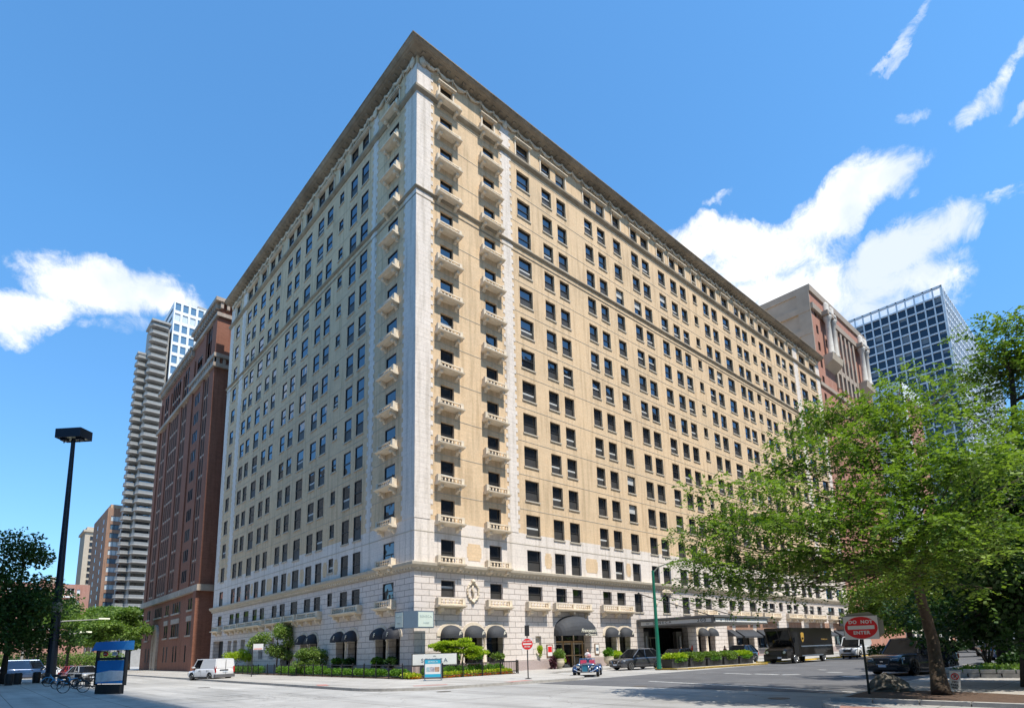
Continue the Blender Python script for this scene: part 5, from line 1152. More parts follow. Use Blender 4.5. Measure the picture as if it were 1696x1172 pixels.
trk = [(0, 0, 0), tuple(Vector(rel(tb, 1545, 1060, 24.1))), tuple(Vector(rel(tb, 1527, 1000, 24.0))), tuple(Vector(rel(tb, 1505, 900, 23.8))), tuple(Vector(rel(tb, 1500, 810, 23.7))), tuple(Vector(rel(tb, 1480, 710, 24)))]
tree('honey_locust_tree', 'large bright green feathery tree leaning over the street beside the do-not-enter sign', tuple(tb), trk, pads, 4700, .12, M['leaf1'], M['bark'], seed=5, spray=15, r0=.205, r1=.075, twigs=2, droop=.35)
def treeat(name, label, px, py_base, dist, pads_px, leaves, lsize, mat, bark, group=None, seed=1, spray=0, r0=.2, trunk_px=None, z=.15, droop=.3, sub=2, cat='tree', flat=.6):
    b = atd(px, 1000, dist); b = Vector((b.x, b.y, z)); rr = random.Random(seed+100); P_ = []
    for q in pads_px:
        x, y, dd, r = q; X, Y, Z = rel(b, x, y, dist+dd)
        for k in range(sub): q_ = (.85, .85) if sub < 3 else (.62, .7); P_.append((X+rr.uniform(-.5, .5)*r*q_[1]*1.6, Y+rr.uniform(-.5, .5)*r*q_[1]*1.6, Z+rr.uniform(-.3, .3)*r*(1 if sub < 3 else 1.6), r*q_[0], r*q_[0], r*flat))
    zt = max(p[2] for p in P_); mx_ = sum(p[0] for p in P_)/len(P_); my_ = sum(p[1] for p in P_)/len(P_)
    tk = [(0, 0, 0), (mx_*.15, my_*.15, zt*.3), (mx_*.6, my_*.6, zt*.6), (mx_, my_, zt*.85)]
    return tree(name, label, tuple(b), tk, P_, leaves, lsize, mat, bark, group, seed, spray, r0, r0*.35, 2, cat, droop)
# upper right airy tree
treeat('honey_locust_tree', 'airy tall tree at the right edge whose top branches cross the blue sky', 1700, 0, 33, [(1640, 560, 0, 1.3), (1600, 600, 1, 1.2), (1680, 540, 0, 1.2), (1690, 620, 0, 1.5), (1630, 640, 1, 1.2), (1600, 690, 0, 1.2), (1740, 600, 2, 2.2), (1760, 700, 0, 2.4), (1800, 560, 1, 2.2), (1640, 590, -1, 1.0)], 2300, .15, M['leaf1'], M['barkd'], 'park trees on the right', 8, 9, .26, sub=3, flat=.26)
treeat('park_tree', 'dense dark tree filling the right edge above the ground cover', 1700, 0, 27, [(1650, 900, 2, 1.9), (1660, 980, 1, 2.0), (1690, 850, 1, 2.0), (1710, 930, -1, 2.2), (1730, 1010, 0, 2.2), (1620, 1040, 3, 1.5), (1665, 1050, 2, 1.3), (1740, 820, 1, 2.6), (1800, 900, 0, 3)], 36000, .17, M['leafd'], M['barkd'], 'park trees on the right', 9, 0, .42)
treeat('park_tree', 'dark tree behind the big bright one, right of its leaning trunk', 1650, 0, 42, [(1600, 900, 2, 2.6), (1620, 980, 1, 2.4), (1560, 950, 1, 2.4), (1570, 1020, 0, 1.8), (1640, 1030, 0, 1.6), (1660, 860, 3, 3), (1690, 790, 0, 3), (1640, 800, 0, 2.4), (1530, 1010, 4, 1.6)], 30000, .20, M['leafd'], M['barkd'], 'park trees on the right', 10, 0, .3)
treeat('park_tree', 'tree far down the street behind the do-not-enter sign', 1500, 0, 70, [(1500, 960, 0, 3.4), (1450, 985, 0, 2.8), (1540, 990, 0, 3.2), (1430, 1020, 0, 2.0), (1480, 1020, 0, 2.4), (1590, 1000, 4, 3), (1470, 930, 0, 2.4)], 26000, .24, M['leaf1'], M['barkd'], 'park trees on the right', 11, 0, .3)
treeat('park_tree', 'farthest green tree closing the end of the street', 1600, 0, 95, [(1600, 1000, 0, 4.5), (1660, 990, 0, 4.5), (1560, 1020, 0, 3.2), (1700, 1020, 0, 4), (1640, 1030, 0, 3)], 16000, .32, M['leaf2'], M['barkd'], 'park trees on the right', 12, 0, .3)
# multi-stemmed small tree in the bed
b = gnd(1637, 1103, .3); e = empty('multi_stem_tree', tuple(b), 0, 'small dark multi-stemmed tree rising from the ground cover by the orange cone', 'tree')
mb = MB(); rr = random.Random(4)
for (x1, z1) in ((-1.3, 2.2), (-.35, 2.9), (.15, 2.4), (.9, 2.7), (.5, 3.4)):
    d_ = ri*x1; limb(mb, (0, 0, 0), (d_.x, d_.y, z1), .065, .025, rr, 6, 0, .16); limb(mb, (d_.x, d_.y, z1), (d_.x*1.7, d_.y*1.7, z1+1.1), .025, .01, rr, 5)
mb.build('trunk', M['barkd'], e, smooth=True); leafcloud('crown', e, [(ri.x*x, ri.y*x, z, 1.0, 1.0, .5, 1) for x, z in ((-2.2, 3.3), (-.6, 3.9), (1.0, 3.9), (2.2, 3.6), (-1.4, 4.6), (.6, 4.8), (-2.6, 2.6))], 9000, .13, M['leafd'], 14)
tag(leafcloud('ground_cover', None, [(10+i*1.6, -31.9-.7*(i % 3)-j*1.9, .34, 1.1, 1.1, .18, 1) for i in range(14) for j in range(4)], 42000, .13, M['leaf2'], 15, .5, droop=-.3), kind='stuff')
tag(leafcloud('dark_shrub', None, [(gnd(1690, 1098).x, gnd(1690, 1098).y, .8, 1.2, 1.2, .6, 1), (gnd(1690, 1115).x, gnd(1690, 1115).y, .6, .8, .8, .45, 1)], 6000, .13, M['leafd'], 16), 'dark shrub at the right edge beside the orange cone', 'shrub')
tag(leafcloud('low_hedge_row', None, [(44+i*3, -17.6-i*.0, .7, 1.8, .9, .7, 1) for i in range(16)], 9000, .2, M['leafd'], 17), 'long dark hedge row across the far street behind the black off-roader', 'hedge')
# stone edging of the bed
we = MB(); rr = random.Random(9); P0, P1 = Vector((8.15, -30.62, 0)), Vector((9.1, -36, 0))
for row in range(2):
    t = 0
    while t < 1:
        l = rr.uniform(.08, .14); a = P0.lerp(P1, t); b = P0.lerp(P1, min(1, t+l-.008)); we.prism([(a.x, a.y), (b.x, b.y), (b.x+.3, b.y+.06), (a.x+.3, a.y+.06)], .13+row*.17, .28+row*.17+rr.uniform(-.01, .02), 0, 'z'); t += l
    t = 0
    while t < 1:
        l = rr.uniform(.05, .09); x0 = 8.4+t*9; x1 = 8.4+min(1, t+l-.006)*9; we.box(x0, x1, -30.66, -30.40, .13+row*.17, .28+row*.17+rr.uniform(-.01, .02)); t += l
tag(we.build('low_stone_wall', M['kerb']), 'low dry stone wall edging the ground cover right of the big trunk', 'wall')
# young trees and shrubs on the left facade
treeat('young_tree', 'young light green tree standing at the left facade over the fence', 463, 0, 65.5, [(465, 1052, 0, 1.1), (440, 1058, 0, 1.0), (488, 1060, 0, .95), (472, 1040, 0, .8), (425, 1068, 0, .6), (455, 1075, 0, 1.0), (482, 1083, 0, .8)], 6000, .17, M['leafb'], M['bark'], 'young trees in the hotel bed', 20, 0, .09)
treeat('olive_shrub', 'pale grey-green open shrub right of the young tree', 520, 0, 57.5, [(515, 1080, 0, .85), (500, 1088, 0, .7), (534, 1086, 0, .7), (520, 1096, 0, .9), (497, 1098, 0, .65)], 5000, .13, M['leafb'], M['bark'], None, 21, 0, .06, cat='shrub')
treeat('young_tree', 'small bright green tree top showing above the white van', 393, 0, 77, [(395, 1084, 0, .9), (380, 1086, 0, .7), (408, 1088, 0, .7)], 2200, .16, M['leafy'], M['bark'], 'young trees in the hotel bed', 22, 0, .06)
b = gnd(752, 1118, .15); b = Vector((2.3, -2.6, .15)); e = empty('japanese_maple', tuple(b), 0, 'spreading lime-yellow small tree behind the hotel name sign', 'small tree')
mb = MB(); rr = random.Random(6); PD = []
for (u, z, r) in ((-1.9, 2.15, .55), (-1.2, 2.35, .6), (-.4, 2.3, .7), (.4, 2.2, .7), (1.1, 1.9, .65), (1.7, 1.6, .55), (.1, 1.75, .7), (-.9, 1.8, .6), (.9, 1.4, .6), (-1.5, 1.95, .5), (.4, 2.55, .5)):
    p = ri*u*.95; PD.append((p.x, p.y, z, r, r, r*.28, 1)); limb(mb, (0, 0, 0), (p.x*.9, p.y*.9, z), .05, .015, rr, 5, 0, .14)
mb.build('trunk', M['bark'], e, smooth=True); leafcloud('crown', e, PD, 9500, .10, M['leafy'], 24, .9, droop=.25)
# trees of the plaza and the street on the left
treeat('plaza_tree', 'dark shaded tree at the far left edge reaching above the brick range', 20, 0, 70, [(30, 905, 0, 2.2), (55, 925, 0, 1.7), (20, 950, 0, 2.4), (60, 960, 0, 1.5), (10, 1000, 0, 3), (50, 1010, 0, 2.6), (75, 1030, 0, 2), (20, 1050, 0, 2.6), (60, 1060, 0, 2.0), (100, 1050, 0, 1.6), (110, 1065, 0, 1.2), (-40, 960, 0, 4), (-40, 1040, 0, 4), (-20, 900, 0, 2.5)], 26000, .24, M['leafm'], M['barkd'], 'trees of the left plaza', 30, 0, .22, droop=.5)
b = gnd(45, 1117); e = empty('tree_trunk_cluster', tuple(b), 0, 'cluster of four leaning dark trunks under the dark left tree', 'tree'); mb = MB(); rr = random.Random(8)
for u, v in ((-1.4, -.9), (-.6, -.2), (.4, 1.0), (1.2, 1.7)): p = ri*u; q = ri*v; limb(mb, (p.x, p.y, 0), (q.x, q.y, 6), .22, .16, rr, 7, 0, .03)
mb.build('trunk', M['barkd'], e, smooth=True); leafcloud('crown', e, [(0, 0, 6, 2.5, 2.5, 1.2, 1), (ri.x*3, ri.y*3, 5.2, 1.8, 1.8, 1, 1)], 4000, .22, M['leafd'], 31)
labs = ['bright street tree right of the tall mast, first of the far row', 'bright street tree beside the blue kiosk roof, second of the far row', 'wide street tree left of the red block, third of the far row', 'street tree tucked against the red block, last of the far row', 'street tree behind the mast and low brick range', 'low tree under the brown apartment block']
for i, (px, d, pads_) in enumerate(((120, 118, [(110, 1040, 0, 4), (135, 1030, 0, 3.5), (100, 1020, 0, 3.2), (150, 1045, 0, 3)]), (170, 108, [(165, 1045, 0, 3.6), (150, 1055, 0, 3), (185, 1040, 0, 3.4), (175, 1030, 0, 2.6)]), (200, 122, [(205, 1030, 0, 4), (220, 1022, 0, 3), (190, 1025, 0, 3), (225, 1045, 0, 3.4), (205, 1055, 0, 3)]), (222, 135, [(225, 1015, 0, 3.2), (215, 1035, 0, 3.6), (228, 1060, 0, 3.2)]), (95, 150, [(80, 1000, 0, 5), (110, 1010, 0, 4.5), (60, 1010, 0, 5), (95, 1030, 0, 5)]), (150, 165, [(150, 1020, 0, 4.5), (175, 1018, 0, 4), (130, 1025, 0, 4)]))):
    treeat('street_tree', labs[i], px, 0, d, [(x_, y_, k_, r_*.82) for x_, y_, k_, r_ in pads_], 7500, .34, M['leaf2'], M['barkd'], 'street trees on the left', 40+i, 0, .22, sub=5, flat=.22, droop=.4)
tag(leafcloud('far_bushes', None, [(-20+i*2.4, 118+.5*i, 2.2, 2.4, 2, 1.8, 1) for i in range(9)], 9000, .3, M['leafb'], 55), 'sunny yellow-green bushes along the far plaza behind the cars', 'bushes')
# ------------------------------------------------------------------ cars
def wheel_mesh(r, w_=.22):
    t = MB(); t.lathe([(r*.72, -w_/2), (r*.96, -w_/2), (r, -w_*.3), (r, w_*.3), (r*.96, w_/2), (r*.72, w_/2)], n=22, axis='y')
    k = MB(); k.lathe([(r*.68, -w_*.30), (r*.68, w_*.30)], n=18, axis='y')
    m_ = MB(); m_.loft([[(r*q*cos(2*pi*i/20), yy, r*q*sin(2*pi*i/20)) for i in range(20)] for q, yy in ((.76, -w_/2-.004), (.74, -w_/2-.018), (.68, -w_/2-.018), (.64, -w_/2+.01))], cap=False); m_.lathe([(r*.18, -w_/2-.03), (r*.16, -w_/2+.01)], n=10, axis='y')
    for i in range(6):
        a = 2*pi*i/6; p = [(r*.1*cos(a+1.57), -w_/2-.02, r*.1*sin(a+1.57)), (r*.7*cos(a)+r*.07*cos(a+1.57), -w_/2-.014, r*.7*sin(a)+r*.07*sin(a+1.57)), (r*.7*cos(a)-r*.07*cos(a+1.57), -w_/2-.014, r*.7*sin(a)-r*.07*sin(a+1.57)), (-r*.1*cos(a+1.57), -w_/2-.02, -r*.1*sin(a+1.57))]
        m_.face(p)
    return t.mesh('tyre', M['tyre']), m_.mesh('rim', M['rim']), k.mesh('hub', M['plastic'])
WH = {}
def add_wheels(e, xs, hw, r, w_=.22):
    if (r, w_) not in WH: WH[(r, w_)] = wheel_mesh(r, w_)
    t, m_, k = WH[(r, w_)]
    for x in xs:
        for s_ in (-1, 1):
            o = inst('wheel', k, e, (x, s_*(hw-w_/2+.01), r), 0 if s_ < 0 else pi); inst('tyre', t, o); inst('rim', m_, o)
def car(name, label, cat, loc, rz, L_=4.5, W_=1.85, H_=1.5, paint=None, kind='suv', group=None, plate=True, seats=None, top=None, wr=.34, glass=None):
    """front towards local -x; stations give the lower body, a tapered greenhouse sits on it"""
    e = empty(name, loc, rz, label, cat, group); hw = W_/2; h2 = L_/2; G_ = .2
    bz = H_*{'suv': .60, 'sedan': .62, 'van': .56, 'truck': .58}[kind]; hz = bz*{'suv': .93, 'sedan': .86, 'van': .84, 'truck': .99}[kind]
    S_ = [(-h2, .42, hz*.70, .80), (-h2+.06, .30, hz*.86, .90), (-h2+.25, G_, hz*.92, .965), (-h2+.7, G_, hz*.97, .995), (-h2+L_*.26, G_, hz, 1.0), (-h2+L_*.30, G_, bz*.99, 1.0), (0, G_, bz, 1.0), (h2-L_*.22, G_, bz*1.01, 1.0), (h2-.35, G_, bz*1.02, .985), (h2-.08, .28, bz*.98, .93), (h2, .42, bz*.80, .86)]
    if kind == 'sedan': S_[-3] = (h2-.35, G_, bz*.97, .97); S_[-2] = (h2-.08, .3, bz*.9, .9)
    secs = []
    for x, zb, zt, k in S_:
        y = hw*k; secs.append([(x, -y*.93, zb), (x, -y, zb+.12), (x, -y*1.0, (zb+zt)/2), (x, -y*.985, zt-.14), (x, -y*.90, zt-.02), (x, -y*.55, zt+.015), (x, y*.55, zt+.015), (x, y*.90, zt-.02), (x, y*.985, zt-.14), (x, y, (zb+zt)/2), (x, y, zb+.12), (x, y*.93, zb)])
    mb = MB(); mb.loft(secs); body = mb.build('body', paint, e, smooth=True)
    # wheel arches: black discs stand in for the darkness of uncut wheel wells
    ax = [-h2+L_*.19, h2-L_*.19]
    am = MB()
    for x in ax:
        for s_ in (-1, 1):
            am = MB(); P_ = [(x+(wr+.075)*cos(pi*i/12), max(.2, wr+(wr+.075)*sin(pi*i/12))) for i in range(13)]; am.prism(P_, s_*hw*.97, s_*(hw+.008), 0); am.build('wheel_arch', M['plastic'], e); add_wheels(e, ax, hw+.015, wr)
    # greenhouse
    c = {'suv': (-h2+L_*.26, -h2+L_*.44, h2-L_*.22, h2-.10), 'sedan': (-h2+L_*.28, -h2+L_*.43, h2-L_*.30, h2-L_*.13), 'van': (-h2+L_*.20, -h2+L_*.33, h2-.15, h2-.06), 'truck': (-h2+L_*.30, -h2+L_*.40, h2-L_*.10, h2-.10)}[kind]
    x0, x1, x2, x3 = c; yb, yt = hw*.91, hw*.68 if kind != 'van' else hw*.84; zb = bz-.02; zt = H_-.05
    gm = MB(); B_ = [(x0, -yb, zb), (x3, -yb, zb), (x3, yb, zb), (x0, yb, zb)]; T_ = [(x1, -yt, zt), (x2, -yt, zt), (x2, yt, zt), (x1, yt, zt)]
    gm.loft([B_, T_], cap=False); gm.build('window_glass', glass or M['carglass'], e)
    rm = MB(); k = .93
    rm.loft([[(x1-.03, -yt-.01, zt-.03), (x2+.03, -yt-.01, zt-.03), (x2+.03, yt+.01, zt-.03), (x1-.03, yt+.01, zt-.03)], [(x1+.02, -yt+.02, zt+.02), (x2-.02, -yt+.02, zt+.02), (x2-.02, yt-.02, zt+.02), (x1+.02, yt-.02, zt+.02)], [(x1+.25, -yt*.7, H_), (x2-.2, -yt*.7, H_), (x2-.2, yt*.7, H_), (x1+.25, yt*.7, H_)]])
    for s_ in (-1, 1):
        def P2(t, zz, off=.012): xx = x0+(x1-x0)*t; yy = yb+(yt-yb)*t; return (xx, s_*(yy+off), zb+(zt-zb)*t)
        rm.tube([(x0, s_*yb, zb), (x1, s_*yt, zt)], .045, 5)
        rm.tube([(x3, s_*yb, zb), (x2, s_*yt, zt)], .07 if kind != 'sedan' else .06, 5)
        for xb in ([x0+(x3-x0)*.40, x0+(x3-x0)*.74] if kind != 'van' else [x0+(x3-x0)*.33]):
            xt = x1+(x2-x1)*(xb-x0)/(x3-x0); rm.tube([(xb, s_*(yb+.004), zb), (xt, s_*(yt+.004), zt)], .035, 4)
        if kind == 'van':
            xa = x0+(x3-x0)*.35; xt = x1+(x2-x1)*.35; rm.face([(xa, s_*(yb+.012), zb), (x3, s_*(yb+.012), zb), (x2, s_*(yt+.012), zt), (xt, s_*(yt+.012), zt)])
    if kind == 'van': rm.face([(x3+.012, -yb, zb), (x3+.012, yb, zb), (x2+.012, yt, zt), (x2+.012, -yt, zt)])
    rm.build('roof', top or paint, e)
    # details
    for s_ in (-1, 1):
        mb = MB(); mb.loft([[(-h2+.02, s_*hw*.42, hz*.70), (-h2+.02, s_*hw*.42, hz*.80), (-h2+.05, s_*hw*.78, hz*.84), (-h2+.05, s_*hw*.78, hz*.70)], [(-h2-.02, s_*hw*.44, hz*.71), (-h2-.02, s_*hw*.44, hz*.79), (-h2+.30, s_*hw*.99, hz*.86), (-h2+.28, s_*hw*.99, hz*.74)]]); mb.build('headlight', M['headlight'], e)
        mb = MB(); zt_ = bz*.98; mb.box(h2-.22, h2+.01, s_*hw*.97-.10*s_-.03, s_*hw*.97-.02*s_+.01, zt_-.34 if kind != 'van' else zt_-.36, zt_-.10+(.25 if kind == 'van' else 0)); mb.build('tail_lamp', M['taillight'], e)
        mb = MB(); mb.loft([[(x0+.28, s_*hw*.9, bz+.02), (x0+.28, s_*(hw+.2), bz+.03), (x0+.28, s_*(hw+.2), bz+.17), (x0+.28, s_*hw*.95, bz+.12)], [(x0+.38, s_*hw*.9, bz+.02), (x0+.42, s_*(hw+.18), bz+.03), (x0+.42, s_*(hw+.18), bz+.15), (x0+.38, s_*hw*.95, bz+.12)]]); mb.build('mirror', paint, e)
    mb = MB(); mb.box(-h2-.012, -h2+.1, -hw*.40, hw*.40, hz*.52, hz*.80); mb.box(-h2-.01, -h2+.15, -hw*.7, hw*.7, hz*.30, hz*.42); mb.build('grille', M['plastic'], e)
    mb = MB(); mb.tube([(-h2-.02, -hw*.42, hz*.80), (-h2-.02, -hw*.3, hz*.52), (-h2-.02, hw*.3, hz*.52), (-h2-.02, hw*.42, hz*.80)], .014, 4); mb.tube([(-h2-.02, -.08, hz*.66), (-h2-.02, .08, hz*.66)], .035, 5); mb.build('chrome_trim', M['chrome'], e)
    mb = MB()
    for s_ in (-1, 1): mb.box(ax[0]+wr+.08, ax[1]-wr-.08, s_*hw*.9, s_*(hw+.012), .2, .31)
    mb.box(h2-.1, h2+.015, -hw*.8, hw*.8, .32, .50); mb.build('sill_cladding', M['plastic'], e)
    mb = MB()
    for s_ in (-1, 1):
        for xb in ([x0+(x3-x0)*.40-.02, x0+(x3-x0)*.74, ax[0]+wr+.16]): mb.box(xb-.006, xb+.006, s_*hw*.985, s_*(hw+.004), .34, bz-.16)
        for xb in (x0+(x3-x0)*.36, x0+(x3-x0)*.70): mb.box(xb-.2, xb-.02, s_*hw*.97, s_*(hw+.012), bz-.24, bz-.19)
    mb.build('door_seam', M['plastic'], e)
    if kind == 'van':
        mb = MB(); mb.box(h2-.2, h2+.05, -hw*.98, hw*.98, .24, .50); mb.build('rear_bumper', simple('grey_bumper', (.12, .12, .13), .6, .1, 4), e)
        mb = MB(); mb.box(h2-.02, h2+.03, -hw*.55, hw*.30, bz*.80, bz*.88); mb.build('rear_handle', M['plastic'], e)
        mb = MB(); mb.box(h2-.02, h2+.022, .03, .045, .5, H_-.1); mb.build('door_seam', M['plastic'], e)
    if plate:
        mb = MB(); mb.box(-h2-.03, -h2, -.2, .2, hz*.40, hz*.40+.13); mb.build('plate', M['plate'], e)
        mb = MB(); mb.box(h2, h2+.02, -.22, .22, bz*.62, bz*.62+.13); mb.build('plate', M['plate'], e)
    return e
PM = dict(grey=carpaint('graphite_paint', (.055, .057, .065)), black=carpaint('black_paint', (.010, .011, .014)), white=carpaint('white_car_paint', (.72, .73, .75), .3, 0), red=carpaint('red_car_paint', (.42, .03, .03)), silver=carpaint('silver_paint', (.35, .36, .37)), navy=carpaint('navy_paint', (.012, .05, .16)), blue=carpaint('blue_paint', (.03, .07, .16)))
# parked cars in the hotel drive: front towards the camera side (-x)
car('grey_crossover', 'dark grey crossover parked in the hotel drive left of the green lamp post', 'car', (16.7, -7.6, 0), radians(-10), 4.7, 1.84, 1.68, PM['grey'], 'suv', 'cars in the hotel drive')
car('red_car', 'red car with black roof half hidden behind the planter boxes', 'car', (23.2, -7.2, 0), radians(2), 4.5, 1.85, 1.56, PM['red'], 'suv', 'cars in the hotel drive', top=PM['black'])
car('black_suv', 'black car just left of the brown truck behind the last planter boxes', 'car', (32.5, -8.6, 0), radians(4), 4.7, 1.9, 1.72, PM['black'], 'suv', 'cars in the hotel drive')
# off-roader at the south kerb
off = car('black_off_roader', 'big black off-roader parked behind the do-not-enter sign and the leaning trunk', 'car', (13.9, -28.2, 0), radians(-14), 5.7, 2.05, 1.92, PM['black'], 'truck', None, wr=.41)
text('JEEP' if False else '', .1, M['chrome'], off, (0, 0, 0)) if False else None
# white delivery van on the left street, seen from behind
v = gnd(347, 1125)
car('white_van', 'small white delivery van seen from behind on the left street', 'van', (-8.1, 20.6, 0), radians(-74), 4.4, 1.83, 1.84, PM['white'], 'van', None, wr=.31)
# far-left traffic
for i, (px, py, p, kd, h, lab) in enumerate(((97, 1108, 'white', 'sedan', 180, 'white car right of the tall mast at the far left'), (135, 1112, 'red', 'sedan', 100, 'red car seen from behind, left of the blue kiosk'), (152, 1113, 'silver', 'suv', 100, 'silver car with red tail lamps against the blue kiosk edge'), (62, 1106, 'blue', 'van', 180, 'blue vehicle behind the trunk cluster at the far left'), (25, 1107, 'white', 'sedan', 180, 'white car between the far left trunks'), (40, 1103, 'red', 'sedan', 180, 'dark red car behind the far left trunks'))):
    d = [105, 82, 74, 92, 100, 112][i]; P = atd(px, 1000, d)
    car('far_car', lab, 'car', (P.x, P.y, 0), radians(h), 4.5, 1.8, 1.5 if kd != 'van' else 2.3, PM[p], kd, 'cars across the left plaza')
# cars at the far end of the right street
P = atd(1409, 1070, 82); car('white_van', 'white van parked behind the brown delivery truck', 'van', (49.5, -11.9+1.9-3.6, 0), radians(0), 5.2, 2.0, 2.3, PM['white'], 'van', None, wr=.36)
for i, (px, d, p, kd, lab) in enumerate(((1655, 62, 'navy', 'sedan', 'blue car seen through the small trees at the right edge'), (1640, 74, 'white', 'suv', 'white car beyond the blue one at the right edge'))):
    P = atd(px, 1068, d); car('far_car', lab, 'car', (P.x, P.y, 0), radians(20), 4.5, 1.8, 1.5, PM[p], kd, 'cars down the right street')
# blue open roadster -------------------------------------------------------
rx0 = (6.95, -10.8); rd = empty('blue_roadster', (rx0[0], rx0[1], 0), radians(36), 'blue open vintage roadster with red seats and round silver lamps, near the restaurant door', 'car')
BL = carpaint('roadster_blue', (.012, .04, .12), .2, .3)
mb = MB(); secs = []
for x, w_, zb, zt in ((-1.75, .30, .34, .62), (-1.6, .36, .28, .80), (-.9, .46, .26, .86), (-.2, .58, .26, .88), (.1, .62, .26, .84), (1.0, .64, .26, .80), (1.6, .58, .3, .72), (1.85, .42, .36, .6)):
    secs.append([(x, -w_, zb), (x, -w_, (zb+zt)/2), (x, -w_*.9, zt-.08), (x, -w_*.5, zt), (x, w_*.5, zt), (x, w_*.9, zt-.08), (x, w_, (zb+zt)/2), (x, w_, zb)])
mb.loft(secs); mb.build('body', BL, rd, smooth=True)
for s_ in (-1, 1):
    for cx_, l_ in ((-1.15, .62), (1.2, .66)):
        mb = MB(); rows = []
        for i in range(11):
            a = pi*i/10; x = cx_-l_*cos(a); z = .34+.42*sin(a)**.8; rows.append([(x, s_*.52, z), (x, s_*.60, z+.04*sin(a)), (x, s_*.80, z+.02*sin(a)), (x, s_*.86, z-.10*sin(a)), (x, s_*.84, z-.14*sin(a)), (x, s_*.54, z-.06)])
        mb.loft(rows, cap=True); mb.build('fender', BL, rd, smooth=True)
    mb = MB(); mb.lathe([(.04, .12), (.13, .04), (.155, -.06), (.14, -.09), (.02, -.10)], (0, 0, 0), 14, axis='x'); mb.v = [(-1.62-.0+x, s_*.46+y, .70+z) for x, y, z in mb.v]; mb.build('headlight', M['chrome'], rd, smooth=True)
    mb = MB(); mb.lathe([(.07, -.04), (.05, -.08)], (-1.70, s_*.30, .50), 10, axis='x'); mb.build('lamp', M['headlight'], rd)
    mb = MB(); mb.tube([(-1.78, s_*.30, .34), (-1.82, s_*.52, .40), (-1.78, s_*.74, .52)], .035, 6); mb.build('bumper', M['chrome'], rd)
    mb = MB(); mb.box(.15, .30, s_*.30-.20, s_*.30+.20, .7, 1.04); mb.box(.1, .6, s_*.30-.2, s_*.30+.2, .70, .80); mb.build('seat', M['red'], rd)
mb = MB(); mb.box(-1.84, -1.76, -.21, .21, .36, .78); mb.build('radiator', simple('teal_radiator', (.03, .18, .28), .3, .1, 8), rd)
mb = MB(); mb.tube([(-1.86, -.2, .34), (-1.86, .2, .34), (-1.86, .2, .80), (-1.86, -.2, .80), (-1.86, -.2, .34)], .022, 5); mb.tube([(-.35, -.52, .84), (-.22, -.50, 1.14), (-.22, .50, 1.14), (-.35, .52, .84)], .018, 5); mb.build('chrome_trim', M['chrome'], rd)
mb = MB(); mb.face([(-.35, -.50, .84), (-.35, .50, .84), (-.22, .49, 1.13), (-.22, -.49, 1.13)]); ws = glassmat('windscreen_glass', (.25, .28, .30), .05); ntw = ws.node_tree; tr_ = ntw.nodes.new('ShaderNodeBsdfTransparent'); mxs = [n for n in ntw.nodes if n.type == 'MIX_SHADER'][0]; ntw.links.new(tr_.outputs[0], mxs.inputs[1]); mb.build('windscreen', ws, rd)
add_wheels(rd, (-1.15, 1.2), .84, .33, .18)
# brown delivery truck -------------------------------------------------------
BR = simple('dark_brown_paint', (.007, .0045, .003), .4, .1, 3, .0, coat=.5)
tk = empty('delivery_truck', (28.6, -13.95, 0), radians(-2), 'dark brown step van with a gold shield on its side, parked by the second island', 'truck')
# local: front at x=0 facing -x, side facing the camera at y=-1.15
mb = MB(); TL = 9.4; h_ = 1.15
mb.prism([(1.5, .55), (TL, .55), (TL, 3.12), (.75, 3.12), (.55, 3.0)]+[(1.3, 1.5)], -h_, h_); mb.build('cargo_body', BR, tk)
mb = MB(); secs = []
for x, zt, w_ in ((0, 1.15, .92), (.08, 1.32, 1.0), (.7, 1.45, 1.06), (1.5, 1.55, 1.1)): secs.append([(x, -w_, .45), (x, -w_, zt-.15), (x, -w_*.8, zt), (x, w_*.8, zt), (x, w_, zt-.15), (x, w_, .45)])
mb.loft(secs); mb.build('hood', BR, tk, smooth=False)
mb = MB(); mb.face([(1.06, -1.0, 1.62), (1.06, 1.0, 1.62), (.60, 1.0, 2.85), (.60, -1.0, 2.85)]); mb.build('windscreen', M['carglass'], tk)
mb = MB(); mb.box(.50, .86, -1.15, 1.15, 2.86, 3.14); mb.tube([(1.06, 0, 1.6), (.58, 0, 2.9)], .04, 4); mb.tube([(1.08, -1.1, 1.5), (.56, -1.1, 3.0)], .07, 5); mb.tube([(1.08, 1.1, 1.5), (.56, 1.1, 3.0)], .07, 5); mb.build('cab_frame', BR, tk)
mb = MB(); mb.box(1.2, 2.15, -1.153, -1.148, .75, 2.75); mb.build('door_opening', M['dark'], tk)  # black panel painted in for the unlit doorway
mb = MB(); mb.box(2.6, TL-.1, -1.17, -1.151, 1.42, 1.52); mb.box(2.6, 7.0, -1.17, -1.151, .58, .68); mb.build('rub_rail', simple('grey_rail', (.28, .34, .42), .3, .1, 4, .5), tk)
mb = MB(); mb.prism([(3.0+.30*x, 2.28+.42*z) for x, z in ((-1, .85), (0, 1.05), (1, .85), (1, -.2), (.6, -.75), (0, -1.1), (-.6, -.75), (-1, -.2))], -1.162, -1.151); o = mb.build('gold_shield', simple('gold_paint', (.55, .33, .06), .4, .1, 5), tk)
text('ups', .34, BR, o, (3.0, -1.166, 2.2), bold=.01, xs=.85); text('Worldwide Services', .17, simple('dull_gold', (.42, .27, .07), .5, .05, 5), tk, (7.6, -1.156, 2.05)); text('Synchronizing the world of commerce', .10, M['cream'], tk, (6.0, -1.156, 2.75)) if False else None
